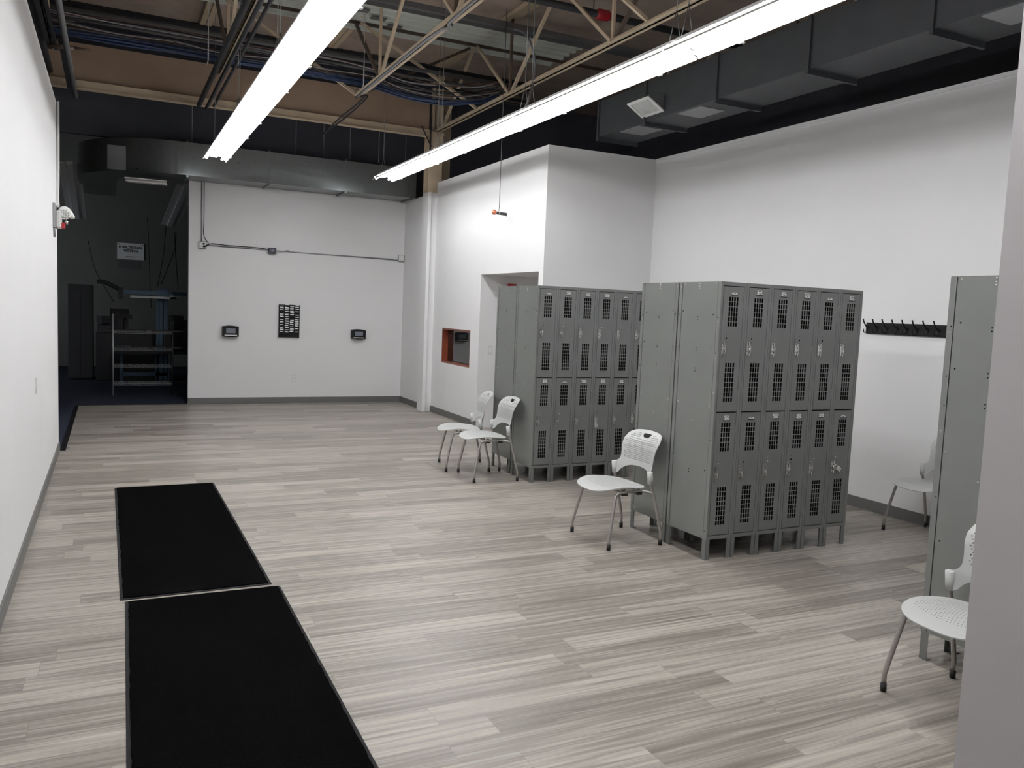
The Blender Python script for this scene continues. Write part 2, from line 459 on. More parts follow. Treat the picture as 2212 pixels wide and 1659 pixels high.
# ================================================================== ROOF STEEL
def joist(x, y0, y1, z0, label, yend=11.15, mlow=BEIGE):
    t = thing('roof_joist', label, 'joist', (x, y0, 0), 0, 'open web roof joists'); L = y1-y0
    LB = min(L, yend-y0)
    obj('bottom_chord', B((-0.055, -0.008, 0, LB, z0, z0+0.012), (-0.016, -0.008, 0, LB, z0, z0+0.055),
                          (0.008, 0.055, 0, LB, z0, z0+0.012), (0.008, 0.016, 0, LB, z0, z0+0.055)), mlow, t)
    obj('top_chord', B((-0.075, -0.006, 0, L, 5.54, 5.60), (0.006, 0.075, 0, L, 5.54, 5.60)), BEIGE, t)
    k = 0; y = 12.65 if yend > 12 else 10.15
    while y > y0+1.2:
        yy = y-y0
        if yy < L:
            for j, (dy) in enumerate((1.22, -1.22, 0.0)):
                if yy+dy > L: continue
                bm = bmesh.new(); off = (-0.03, 0.03, 0.0)[j]
                bar(bm, (off*0.5, yy, z0+0.03), (off*0.5, yy+dy, 5.56), 0.036 if j < 2 else 0.03, 0.036)
                obj('web_bar', bm, (BEIGE if (k+j) % 3 else BROWNST), t)
        y -= 2.5; k += 1
    return t


joist(-0.60, -3, 12.9, 4.50, 'leftmost roof joist, running along above the left wall', mlow=DARKST)
joist(1.20, -3, 12.9, 4.50, 'roof joist with black pipes alongside, left of the left light row')
joist(2.98, -3, 12.9, 4.50, 'roof joist carrying the thin conduit, between the two light rows')
joist(4.76, -3, 12.85, 4.56, 'beige roof joist meeting the column, just above the right light row', yend=12.85)
joist(7.3, -3, 13.5, 4.40, 'dim roof joist in the dark beyond the right duct')

# bridging between the joists
for (y, x0, z0, x1, z1, lb) in ((11.25, 3.02, 5.5, 4.74, 4.62, 'beige diagonal brace above the cables, ending at the right joist near the column'),
                                (11.25, 1.24, 5.5, 2.96, 4.56, 'beige diagonal brace right of the left light row above the cables'),
                                (7.0, 3.02, 5.5, 4.74, 4.62, 'beige diagonal brace near the top edge beside the red pipe coupling'),
                                (11.45, 4.70, 5.5, 3.02, 4.56, 'dark diagonal brace crossing behind the middle joist'),
                                (7.3, 2.96, 5.5, 1.24, 4.56, 'long thin beige brace high above the left light row'),
                                (9.3, -0.5, 4.7, 1.15, 5.5, 'thin tan brace high over the cables at top left')):
    bm = bmesh.new(); bar(bm, (x0, y, z0), (x1, y, z1), 0.035, 0.035)
    tag(obj('roof_brace', bm, BROWNST if lb.startswith('dark') else BEIGE), lb, 'brace', 'roof braces')

# edge beam at the column line, tan sheet above it, dark band over that
bm = B((-1.6, 4.66, 12.84, 12.90, 4.46, 4.575), (-1.6, 4.66, 12.80, 12.90, 4.455, 4.468))
tag(obj('edge_beam', bm, BEIGE), 'long beige steel beam crossing overhead in front of the duct', 'beam')
struct('wall_upper_sheet', B((-1.6, 4.64, 12.92, 12.96, 4.56, 5.08)), TANPANEL)
struct('wall_upper_band', B((-1.6, 4.64, 12.93, 12.97, 5.08, 5.62)), mat('dark_blue_band', (0.02, 0.023, 0.035), 0.8))
# column
t = thing('steel_column', 'beige steel column rising from the boxed white corner to the roof', 'column', (4.72, 12.93, 0))
obj('shaft', B((-0.11, 0.13, -0.10, -0.085, 3.58, 4.52), (-0.11, 0.13, 0.085, 0.10, 3.58, 4.52), (0.0, 0.015, -0.085, 0.085, 3.58, 4.52)), BEIGE, t)
obj('cap_plate', B((-0.14, 0.16, -0.12, 0.12, 4.52, 4.545)), BEIGE, t)
obj('upper_shaft', B((-0.02, 0.02, 0.0, 0.06, 4.545, 5.6), (0.05, 0.13, -0.02, 0.06, 4.545, 5.6)), BEIGE, t)
bm = bmesh.new(); tube(bm, [(-0.10, -0.14, 4.75), (-0.10, -0.14, 4.25)], 0.014); tube(bm, [(-0.25, -0.14, 4.6), (-0.08, -0.14, 4.3)], 0.012)
obj('strap', bm, DARKST, t)
bm = B((5.04, 5.17, 13.30, 13.42, 0, 5.6))
tag(obj('steel_post', bm, BEIGE), 'short stretch of beige post seen above the wall right of the column', 'post')

# corrugated strip set in the roof
bm = bmesh.new()
y0_, y1_ = 10.5, 11.62; n = 72; prev = None
for i in range(n+1):
    y = y0_+(y1_-y0_)*i/n; ph = (i % 12)/12
    z = 5.55 + 0.048*min(1, max(-1, 1.8*math.sin(2*PI*ph)))
    a = bm.verts.new((0.9, y, z)); b = bm.verts.new((6.1, y, z)); c = bm.verts.new((0.9, y, z+0.004)); d = bm.verts.new((6.1, y, z+0.004))
    if prev:
        bm.faces.new((prev[0], prev[1], b, a)); bm.faces.new((prev[2], c, d, prev[3]))
    prev = (a, b, c, d)
cs = tag(obj('corrugated_sheet', bm, CORR), 'pale grey corrugated strip in the roof between the joists', 'roof sheet')
for k in range(4):
    obj('patch', B((2.62+0.28*k-0.10, 2.62+0.28*k+0.10, 10.52+0.19*k, 10.64+0.19*k, 5.488, 5.500)), GREYST, cs)

# long members running across
def xtube(name, pxs, z, r, m, label, cat, n=8, mode='z', Y=None):
    pts = [onz(x, y, z) if mode == 'z' else ony(x, y, Y) for x, y in pxs]
    bm = bmesh.new(); tube(bm, pts, r, n); return tag(obj(name, bm, m), label, cat)


def xline(z, px, py, x0, x1):
    y = onz(px, py, z).y
    return (x0, y, z), (x1, y, z)


a, b = xline(5.42, 1070, 50, 1.0, 7.0)
bm = bmesh.new(); bar(bm, a, b, 0.09, 0.07); bar(bm, (a[0], a[1]+0.045, a[2]-0.05), (b[0], b[1]+0.045, b[2]-0.05), 0.012, 0.05)
tag(obj('roof_purlin', bm, GREYST), 'dull grey channel crossing under the roof beside the corrugated strip', 'purlin', 'purlins')
a, b = xline(5.5, 960, 85, -1.0, 7.0)
bm = bmesh.new(); bar(bm, a, b, 0.03, 0.04)
tag(obj('roof_purlin', bm, BROWNST), 'thin brown purlin along the far edge of the corrugated strip', 'purlin', 'purlins')
a, b = xline(5.25, 1270, 25, 3.2, 8.5)
t = thing('sprinkler_pipe', 'dark sprinkler pipe with red coupling at the top edge right of centre', 'pipe')
bm = bmesh.new(); tube(bm, [a, b], 0.042, 12); obj('pipe', bm, DARKST, t)
p = onz(1303, 32, 5.25); bm = bmesh.new(); tube(bm, [(p.x-0.09, a[1], 5.25), (p.x-0.07, a[1], 5.25), (p.x+0.07, a[1], 5.25), (p.x+0.09, a[1], 5.25)], [0.045, 0.062, 0.062, 0.045], 12)
obj('coupling', bm, RED, t)
bm = bmesh.new(); tube(bm, [(p.x-0.13, a[1], 5.3), (p.x-0.13, a[1], 5.6)], 0.006, 6); obj('hanger', bm, DARKST, t)

# ---- cables running across above the lights
def bundle(name, label, cat, cables):
    t = thing(name, label, cat)
    for (pts, r, m, cn) in cables:
        bm = bmesh.new(); tube(bm, catmull(pts, 5), r, 6); obj(cn, bm, m, t)
    return t


def across(path, Y, jy, jz):
    return [ony(x, y, Y)+Vector((0, jy, jz)) for x, y in path]


lowpath = [(-60, 40), (60, 55), (130, 68), (250, 88), (380, 108), (480, 128), (600, 147), (700, 163), (800, 182), (880, 208), (960, 221), (1030, 220), (1075, 210)]
cb = []
for i in range(14):
    j = random.uniform(-0.07, 0.07); k = random.uniform(-0.03, 0.045)
    pts = [p+Vector((0, random.uniform(-0.012, 0.012), random.uniform(-0.012, 0.012))) for p in across(lowpath, 10.9, j, k)]
    cb.append((pts, random.choice([0.010, 0.012, 0.014]), BLUE, 'blue_cable'))
bundle('cable_bundle', 'thick sagging bundle of blue cables crossing below the roof joists', 'cables', cb)
cb = []
for i in range(9):
    k = 0.05+0.022*i; mm = [GREYC, WHITEC, BROWNC, GREYC, BLACKC][i % 5]
    base = across(lowpath, 10.9, random.uniform(-0.1, 0.1), k)
    pts = [p+Vector((0, random.uniform(-0.02, 0.02), random.uniform(-0.022, 0.022))) for p in base]
    cb.append((pts, random.choice([0.005, 0.007, 0.009]), mm, 'loose_cable'))
bundle('cable_bundle', 'tangle of grey, white and brown cables lying on the blue bundle', 'cables', cb)
hp = [(-60, -40), (60, -8), (130, 10), (300, 48), (480, 90), (600, 115), (700, 132), (850, 158), (1000, 182), (1130, 200)]
for i, (dz, r, mm, lb) in enumerate(((0.0, 0.028, GREYST, 'thickest grey conduit of the bank above the cables'),
                                     (-0.09, 0.02, GREYST, 'second grey conduit from the top of the bank above the cables'),
                                     (-0.16, 0.02, DARKST, 'dark conduit in the middle of the bank above the cables'),
                                     (-0.22, 0.016, GREYST, 'lowest grey conduit just over the blue cables'),
                                     (0.12, 0.03, DARKST, 'black pipe topmost of the bank above the cables'))):
    y = 11.25
    p0 = ony(hp[1][0], hp[1][1], y); p1 = ony(hp[-1][0], hp[-1][1], y)
    zz = (p0.z+p1.z)/2+dz
    bm = bmesh.new(); tube(bm, [(-2.5, y+0.05*i, zz), (5.6, y+0.05*i, zz)], r, 8)
    tag(obj('conduit', bm, mm), lb, 'conduit', 'conduits over the cables')
# trapeze hooks that carry the bundle
for (px, py, lb) in ((448, 128, 'small pale cable hook left of the left light row'), (781, 182, 'small pale cable hook right of the left light row')):
    p = ony(px, py, 10.9); bm = bmesh.new()
    tube(bm, [(p.x, 10.8, p.z+0.25), (p.x, 10.8, p.z-0.03), (p.x, 10.9, p.z-0.06), (p.x, 11.0, p.z-0.03)], 0.008, 6)
    tube(bm, [(p.x, 10.8, p.z+0.25), (p.x, 10.8, 5.6)], 0.004, 6)
    tag(obj('cable_hook', bm, WHITEP), lb, 'hook', 'cable hooks')

# black pipes along the left joist
for i, (pa, pb, r, lb) in enumerate((((575, -30), (445, 228), 0.034, 'thickest black pipe along the roof joist left of the left light row'),
                                    ((612, -30), (458, 232), 0.02, 'thin black pipe nearest the left light row, along the joist'),
                                    ((596, -30), (470, 190), 0.024, 'black pipe between two others along the left joist'))):
    z = 4.42+0.03*i
    q0 = onz(*pa, z); q1 = onz(*pb, z)
    x = (1.12, 1.315, 1.215)[i]; z = (4.44, 4.45, 4.40)[i]
    bm = bmesh.new(); tube(bm, [(x, 3.0, z), (x, 12.7, z)], r, 10)
    tag(obj('black_pipe', bm, DARKST), lb, 'pipe', 'black pipes on the left joist')
# conduit on the middle joist that turns into a drooping black cable
pts = [(2.93, 2.0, 4.465), (2.93, 7.2, 4.47), (2.99, 7.8, 4.47), (2.93, 8.3, 4.47), (2.93, 11.0, 4.46)]
bm = bmesh.new(); tube(bm, catmull(pts, 6), 0.016, 8)
tag(obj('conduit', bm, GALV), 'thin galvanised conduit with a kink along the middle roof joist', 'conduit')
for s, lb in ((0, 'upper black cable drooping from the middle joist to the beam'), (1, 'lower black cable drooping from the middle joist to the beam')):
    pts = [Vector((2.95+0.03*s, 10.9, 4.44)), onz(790+4*s, 206+3*s, 4.42), onz(768+4*s, 228+4*s, 4.36), onz(736+5*s, 253+5*s, 4.32), onz(712, 276+3*s, 4.28), onz(698, 290, 4.2)]
    bm = bmesh.new(); tube(bm, catmull(pts, 5), 0.012, 6)
    tag(obj('black_cable', bm, BLACKC), lb, 'cable', 'black cables at the middle joist')
# big curved cable by the right joist
bm = bmesh.new(); tube(bm, catmull([onz(1110, 63, 5.3), onz(1130, 70, 5.2), onz(1146, 92, 5.0), onz(1155, 130, 4.8), onz(1153, 170, 4.6), onz(1148, 200, 4.35), onz(1135, 232, 3.75)], 6), 0.013, 8)
tag(obj('power_cable', bm, GREYC), 'curved grey power cable dropping from the roof to the right light row', 'cable')
# pipes and clutter along the left wall head
for (x, z, r, m_, lb) in ((-0.42, 4.32, 0.03, GREYST, 'grey pipe running high along the left wall'),
                          (-0.72, 4.62, 0.045, DARKST, 'fat dark pipe above the left wall head'),
                          (-0.50, 4.72, 0.02, DARKST, 'thin dark pipe above the grey one over the left wall')):
    bm = bmesh.new(); tube(bm, [(x, 2.0, z), (x, 12.6, z-0.02)], r, 8)
    tag(obj('overhead_pipe', bm, m_), lb, 'pipe', 'pipes over the left wall')
bm = bmesh.new(); bar(bm, ony(133, 80, 11.6), ony(154, 190, 12.7), 0.09, 0.03)
tag(obj('steel_strut', bm, DARKST), 'dark sloping strut beside the left wall head', 'strut')
bm = bmesh.new(); tube(bm, [ony(102, 98, 10.8), ony(160, 103, 10.8)], 0.025, 8); tube(bm, [ony(160, 103, 10.8), ony(196, 110, 10.8)], 0.016, 8)
tag(obj('sprinkler_branch', bm, BROWNST), 'short rusty pipe stub ending in a sprinkler head at top left', 'pipe')
# thin rods dropping to the duct
for k, (px, py0, py1, Y, lb) in enumerate(((820, 266, 366, 13.45, 'thin rod dropping past the beam left of the column'), (640, 262, 330, 13.9, 'faint rod over the duct right of the left light row'),
                                           (700, 280, 345, 13.9, 'pale rod over the duct below the drooping cables'), (757, 290, 350, 13.9, 'pale rod over the duct middle'),
                                           (415, 240, 300, 13.9, 'faint rod over the duct left of the left light row'), (876, 330, 352, 13.9, 'short pale rod over the duct near the column'))):
    q0 = ony(px, py0, Y); q1 = ony(px, py1, Y)
    bm = bmesh.new(); tube(bm, [(q0.x, Y, 5.6), (q0.x, Y, 4.06)], 0.006, 6)
    tag(obj('hanger_rod', bm, GALV), lb, 'rod', 'duct hanger rods')

# ================================================================== DUCTS
t = thing('air_duct', 'galvanised air duct crossing over the far wall and curving away left', 'duct')
DZ0, DZ1, DY0, DY1 = 3.57, 4.06, 13.62, 14.185
prof = []
cx_, cy_ = 1.0, 15.1
arc = [(cx_ - math.sin(a)*(cy_-DY0), cy_ - math.cos(a)*(cy_-DY0), cx_ - math.sin(a)*(cy_-DY1), cy_ - math.cos(a)*(cy_-DY1)) for a in [PI/2*k/24 for k in range(25)]]
st = [(4.69, DY0, 4.69, DY1), (1.0, DY0, 1.0, DY1)] + arc[1:] + [(cx_-(cy_-DY0), 17.5, cx_-(cy_-DY1), 17.5)]
bm = bmesh.new(); pr = None
for (ox, oy, ix, iy) in st:
    q = [bm.verts.new((ox, oy, DZ0)), bm.verts.new((ox, oy, DZ1)), bm.verts.new((ix, iy, DZ1)), bm.verts.new((ix, iy, DZ0))]
    if pr:
        for k in range(4): bm.faces.new((pr[k], pr[(k+1) % 4], q[(k+1) % 4], q[k])).smooth = False
    else: bm.faces.new(q)
    pr = q
bm.faces.new(list(reversed(pr)))
for e_ in bm.edges:
    if len(e_.link_faces) == 2 and e_.calc_face_angle() > 0.8: e_.smooth = False
obj('duct_body', bm, DUCT, t)
for x in (1.04, 2.25, 3.47, 4.62):
    bm = B((x-0.015, x+0.015, DY0-0.012, DY1, DZ0-0.03, DZ0), (x-0.004, x+0.004, DY0-0.005, DY0, DZ0, DZ1), (x-0.012, x+0.012, DY0-0.012, DY1, DZ1, DZ1+0.02))
    obj('flange', bm, DUCT, t)
t = thing('air_duct', 'dark square air duct running along the right above the lockers', 'duct')
RX0, RX1, RZ0, RZ1 = 5.42, 5.98, 3.90, 4.33
obj('duct_body', B((RX0, RX1, -1.0, 8.95, RZ0, RZ1)), DUCTDK, t)
for y in (1.85, 3.07, 4.30, 5.50, 6.71, 7.93, 8.93):
    obj('flange', B((RX0-0.02, RX1+0.02, y-0.015, y+0.015, RZ0-0.045, RZ0), (RX0-0.02, RX0, y-0.015, y+0.015, RZ0, RZ1+0.02)), DUCTDK, t)
for (ya, yb) in ((8.1, 8.5), (7.0, 7.4), (3.55, 3.95)):
    obj('access_plate', B((RX0+0.04, RX0+0.36, ya, yb, RZ0-0.008, RZ0)), GALV, t)
# grille on a wedge boot
g = thing('air_grille', 'white louvred air grille on the side of the dark right duct', 'grille', (RX0, 7.78, 3.96))
W2, HX, HZ = 0.205, -0.165, 0.095
n_ = Vector((HZ, 0, -HX)).normalized()*-1; up_ = Vector((HX, 0, HZ)).normalized(); L_ = math.hypot(HX, HZ)
mt = Matrix((Vector((0, 1, 0)), up_, Vector((0, 1, 0)).cross(up_))).transposed().to_4x4()
zs = 1 if (mt @ Vector((0, 0, 1))).z < 0 else -1
fr = bmesh.new()
for bb in ((-W2, W2, 0, 0.03), (-W2, W2, L_+0.03, L_+0.06), (-W2, -W2+0.035, 0.03, L_+0.03), (W2-0.035, W2, 0.03, L_+0.03)):
    box(fr, bb[0], bb[1], bb[2], bb[3], min(0, zs*0.014), max(0, zs*0.014), mt)
obj('frame', fr, WHITEP, g)
bm = bmesh.new()
for k in range(16):
    x = -W2+0.05+k*(2*W2-0.1)/15
    box(bm, x-0.004, x+0.007, 0.03, L_+0.03, 0.0, zs*0.010 if zs > 0 else 0.0, mt) if zs > 0 else box(bm, x-0.004, x+0.007, 0.03, L_+0.03, -0.010, 0.0, mt)
obj('louvres', bm, WHITEP, g)
bm = bmesh.new(); ee = 0.004*zs
box(bm, -W2+0.03, W2-0.03, 0.02, L_+0.03, min(-ee, -ee*2), max(-ee, -ee*2), mt); obj('backing', bm, HOLE, g)
bm = bmesh.new()
ends = []
for s in (-1, 1):
    a = bm.verts.new((0.0, s*(W2-0.02), 0.0)); b = bm.verts.new((HX*1.15, s*(W2-0.02), HZ*1.15)); c = bm.verts.new((0.0, s*(W2-0.02), HZ*1.9)); ends.append((a, b, c))
    bm.faces.new((a, b, c))
bm.faces.new((ends[0][1], ends[0][2], ends[1][2], ends[1][1]))
obj('boot', bm, GALV, g)

# ================================================================== LIGHTS
def make_fixture():
    t = thing('light_fixture', 'x', 'ceiling light')
    L = 2.42; h = L/2
    prof = [(-0.155, 0.0), (-0.150, 0.012), (-0.060, 0.075), (-0.052, 0.028), (0.052, 0.028), (0.060, 0.075), (0.150, 0.012), (0.155, 0.0)]
    outer = [(0.160, 0.0), (0.154, 0.017), (0.064, 0.082), (0.064, 0.105), (-0.064, 0.105), (-0.064, 0.082), (-0.154, 0.017), (-0.160, 0.0)]
    bm = bmesh.new()
    # two stepped plates per wing, so that some light escapes upward and outward
    mid = [(-0.122, 0.052), (-0.060, 0.075), (-0.036, 0.050), (0.036, 0.050), (0.060, 0.075), (0.122, 0.052),
           (0.123, 0.055), (0.064, 0.082), (0.064, 0.105), (-0.064, 0.105), (-0.064, 0.082), (-0.123, 0.055)]
    for sgn in (0, -1, 1):
        ring = mid if sgn == 0 else [(sgn*x, z) for x, z in ((0.1135, 0.034), (0.150, 0.012), (0.155, 0.0), (0.160, 0.0), (0.154, 0.017), (0.115, 0.038))]
        A = [bm.verts.new((x, -h, z)) for x, z in ring]; C = [bm.verts.new((x, h, z)) for x, z in ring]
        n = len(ring)
        for i in range(n): bm.faces.new((A[i], A[(i+1) % n], C[(i+1) % n], C[i]))
        for R_ in (A, C):
            for i in range(n//2-1): bm.faces.new((R_[i], R_[i+1], R_[n-2-i], R_[n-1-i]))
    for k in range(6):      # ties between the plates
        y = -h+0.02+k*(2*h-0.04)/5
        for sx in (-1, 1): bar(bm, (sx*0.117, y, 0.034), (sx*0.120, y, 0.055), 0.03, 0.002)
    obj('reflector', bm, FIXW, t)
    for sx in (-0.098, 0.098):
        for sy in (-1, 1):
            bm = bmesh.new(); tube(bm, [(sx, sy*0.018, 0.030), (sx, sy*(h-0.018), 0.030)], 0.0127, 10); obj('tube', bm, TUBE, t)
    for sy in (-0.65, 0.65):
        obj('clip', B((0.150, 0.172, sy*h*0.96-0.02, sy*h*0.96+0.02, -0.008, 0.02)), FIXW, t)
    for sy in (-1, 1):
        bm = bmesh.new()
        y = sy*(h-0.06)
        for sx in (-1, 1): tube(bm, [(sx*0.05, y, 0.105), (0, y, 0.34)], 0.004, 5)
        tube(bm, [(0, y, 0.34), (0.0, y, 1.95)], 0.004, 5)
        obj('chain', bm, GALV, t)
    return t


fx0 = make_fixture()
rows = [('left', 1.270, 12.19, ['far end unit of the left light row, nearest the duct', 'second unit from the far end of the left light row',
                               'third unit from the far end of the left light row', 'fourth unit from far end of the left light row',
                               'unit of the left light row above the viewer']),
        ('right', 3.695, 12.33, ['far end unit of the right light row, nearest the column', 'second unit from the far end of the right light row',
                                'middle unit of the right light row, under the joist', 'fourth unit from far end of the right light row',
                                'unit of right light row past the frame top'])]
first = True
for nm, x, ye, labs in rows:
    for k, lb in enumerate(labs):
        o = fx0 if first else copy_tree(right0 if nm == 'right' and k else fx0); first = False
        o.location = (x, ye-1.22-2.44*k, 3.60)
        if nm == 'right' and k == 0:
            for q in [c for c in bpy.data.objects if c.parent == o and c.name.startswith('tube')]:
                q.data = q.data.copy(); q.data.materials[0] = TUBE2
            right0 = o
        tag(o, 'long white fluorescent fixture, '+lb, 'ceiling light', nm+' row of lit fluorescent fixtures')

# ================================================================== LOCKERS
CW, NC, DEP, HT = 0.2286, 6, 0.462, 1.98
ZB, ZM = 0.149, 1.066


def rect(a0, a1, b0, b1):
    return [(a0, b0), (a1, b0), (a1, b1), (a0, b1)]


def door_mesh():
    holes = []
    for (t0, rows_) in ((0.811, 6), (0.349, 8)):
        for c in range(4):
            for r in range(rows_):
                x = 0.051+c*0.0220; z = t0-r*0.0350
                holes.append(rect(x, x+0.0165, z-0.0305, z))
    bm = sheet(rect(0, 0.179, 0.003, 0.883), holes, lambda a, b: (a, 0.0, b), 0.003, flat=True)
    # folded edge
    for bb in ((0, 0.0025, 0, 0.02, 0.003, 0.884), (0.1765, 0.179, 0, 0.02, 0.003, 0.883), (0, 0.179, 0, 0.02, 0.003, 0.0055), (0, 0.179, 0, 0.02, 0.8805, 0.883)):
        box(bm, *bb)
    return bm


def handle_mesh():
    bm = B((0.008, 0.030, -0.004, 0.0, 0.400, 0.500))
    box(bm, 0.010, 0.016, -0.022, -0.004, 0.402, 0.412); box(bm, 0.010, 0.016, -0.020, -0.004, 0.486, 0.496)
    box(bm, 0.009, 0.017, -0.026, -0.018, 0.402, 0.424); box(bm, 0.009, 0.018, -0.024, -0.014, 0.470, 0.498)
    tube(bm, [(0.020, -0.010, 0.432), (0.016, -0.020, 0.438), (0.015, -0.022, 0.452), (0.018, -0.016, 0.466)], 0.005, 6)
    tube(bm, [(0.030, -0.004, 0.415), (0.036, -0.011, 0.420), (0.036, -0.011, 0.468), (0.030, -0.004, 0.474)], 0.003, 6)
    return bm


def label_mesh(two, wide):
    """white name cards in a small bracket; material 0 card, 1 ink, 2 bracket"""
    bm = bmesh.new()

    def bx(mi, *a):
        n0 = len(bm.faces); box(bm, *a); bm.faces.ensure_lookup_table()
        for i in range(n0, len(bm.faces)): bm.faces[i].material_index = mi
    w2 = 0.028 if wide else 0.020
    if two:
        bx(0, 0.093-w2, 0.093+w2, -0.004, -0.0015, 0.850, 0.864)
        bx(1, 0.093-w2*0.7, 0.093+w2*0.7, -0.0048, -0.0038, 0.855, 0.860)
    bx(0, 0.078, 0.110, -0.005, -0.0015, 0.833, 0.847)
    bx(1, 0.084, 0.104, -0.0058, -0.0048, 0.838, 0.843)
    bx(2, 0.066, 0.122, -0.006, -0.0015, 0.828, 0.8325)
    bx(3, 0.068, 0.077, -0.004, -0.0015, 0.833, 0.842); bx(3, 0.111, 0.120, -0.004, -0.0015, 0.833, 0.842)
    return bm


def to_mesh(name, bm, mats):
    me = bpy.data.meshes.new(name); bmesh.ops.recalc_face_normals(bm, faces=bm.faces[:]); bm.to_mesh(me); bm.free()
    for m_ in mats: me.materials.append(m_)
    return me


def inst(name, me, parent, loc=(0, 0, 0)):
    o = bpy.data.objects.new(name, me); COL.objects.link(o); o.parent = parent; o.location = loc; return o


ME_DOOR = to_mesh('door', door_mesh(), [LOCK])
ME_HAND = to_mesh('door_handle', handle_mesh(), [CHROME])
ME_LAB = {(a, b): to_mesh('name_label', label_mesh(a, b), [PAPER, INK, BLACK, STEELB]) for a in (0, 1) for b in (0, 1)}
bm = bmesh.new()
R90 = Matrix.Rotation(PI/2, 4, 'X')
lathe(bm, [(0.0062, 0.0015), (0.0062, 0.0025)], 14, Matrix.Translation((0.047, 0, 0.523)) @ R90)
lathe(bm, [(0.0026, 0.0015), (0.0026, 0.0025)], 8, Matrix.Translation((0.047, 0, 0.552)) @ R90)
lathe(bm, [(0.0026, 0.0015), (0.0026, 0.0025)], 8, Matrix.Translation((0.047, 0, 0.497)) @ R90)
ME_HOLE = to_mesh('lock_hole', bm, [HOLE])
bm = bmesh.new(); lathe(bm, [(0.0045, 0.0015), (0.0035, 0.005)], 12, Matrix.Translation((0.047, 0, 0.520)) @ R90)
lathe(bm, [(0.002, 0.0015), (0.002, 0.0022)], 8, Matrix.Translation((0.047, 0, 0.549)) @ R90)
ME_RIV = to_mesh('rivet', bm, [STEELB])


def leg_bm():
    return B((0, 0.034, 0, 0.003, 0, ZB), (0, 0.003, 0, 0.042, 0, ZB), (0, 0.034, 0.0, 0.042, 0, 0.004))


ME_LEG = to_mesh('leg', leg_bm(), [LOCK])
W_ALL = CW*NC
ME_END = to_mesh('end_panel', B((0, 0.003, 0.035, DEP-0.035, ZB, HT-0.004)), [LOCKEND])
# body: top, bottom, back, partitions, mid shelves
ME_BODY = to_mesh('body', B((0, W_ALL, -0.002, DEP+0.002, HT-0.004, HT), (0.003, W_ALL-0.003, DEP-0.003, DEP, ZB, HT-0.004)), [LOCK])
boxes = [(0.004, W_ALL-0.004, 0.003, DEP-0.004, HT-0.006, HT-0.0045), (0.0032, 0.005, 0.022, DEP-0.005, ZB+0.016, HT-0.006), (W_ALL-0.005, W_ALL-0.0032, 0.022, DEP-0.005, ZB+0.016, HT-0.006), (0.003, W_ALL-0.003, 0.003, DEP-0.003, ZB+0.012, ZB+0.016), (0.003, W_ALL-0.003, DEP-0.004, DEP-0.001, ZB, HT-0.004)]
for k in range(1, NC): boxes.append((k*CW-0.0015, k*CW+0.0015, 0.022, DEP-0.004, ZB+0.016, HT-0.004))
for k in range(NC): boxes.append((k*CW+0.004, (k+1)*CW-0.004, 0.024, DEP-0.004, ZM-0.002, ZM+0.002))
ME_IN = to_mesh('inner_shelving', B(*boxes), [LOCK_SHADE])
boxes = []
for k in range(NC+1):
    a0 = 0.0 if k == 0 else k*CW-0.0240; a1 = W_ALL if k == NC else k*CW+0.0195
    if 0 < k < NC:
        boxes += [(a0, k*CW-0.0009, -0.0015, 0.020, ZB, HT-0.004), (k*CW+0.0009, a1, -0.0015, 0.020, ZB, HT-0.004)]
    else: boxes.append((a0, a1, -0.0015, 0.020, ZB, HT-0.004))
for k in range(NC):
    x0, x1 = k*CW+0.0195, (k+1)*CW-0.0240
    boxes += [(x0, x1, -0.0015, 0.02, HT-0.026, HT-0.004), (x0, x1, -0.0015, 0.02, ZB, ZB+0.025)]
    for z in (1.80, 1.17, 0.915, 0.285):   # hinge knuckles bridging the door gap
        boxes.append((x1-0.006, x1+0.001, -0.0025, 0.002, z, z+0.055))
ME_FRAME = to_mesh('front_frame', B(*boxes), [LOCK])
bm = B((-0.002, 0.004, -0.003, 0.030, ZB-0.001, HT-0.003))
pass
ME_POST = to_mesh('corner_post', bm, [LOCKEND])
bm = bmesh.new(); bm2 = bmesh.new()
for x, s in ((0.0, -1), (W_ALL, 1)):
    def dot(b_, y, z, r):
        mt_ = Matrix.Translation((x, y, z)) @ Matrix.Rotation(s*PI/2, 4, 'Y')
        lathe(b_, [(r, -0.002), (r, 0.002), (r*0.5, 0.0032)], 8, mt_)
    for z in (1.968, 1.950, 1.934): dot(bm, 0.235, z, 0.0045)
    for y, z in ((0.055, 1.965), (0.40, 1.967), (0.015, 1.70), (0.015, 1.20), (0.448, 1.95), (0.05, 1.10), (0.41, 1.10), (0.235, 0.98), (0.05, 0.18), (0.41, 0.19), (0.2, 0.175)):
        dot(bm, y, z, 0.0040)
    for z in (1.73, 1.713, 1.51, 1.49, 1.36, 1.34, 0.62, 0.60): dot(bm2, 0.235, z, 0.0036)
    for y, z in ((0.02, 1.73), (0.07, 1.75), (0.41, 1.77), (0.445, 1.745), (0.018, 1.48), (0.06, 1.52), (0.44, 1.50), (0.02, 1.33), (0.445, 1.39), (0.02, 0.86), (0.06, 0.64), (0.02, 0.21), (0.44, 0.7)):
        dot(bm2, y, z, 0.0040)
ME_BOLT = to_mesh('bolts', bm, [STEELB]); ME_BH = to_mesh('bolt_holes', bm2, [HOLE])


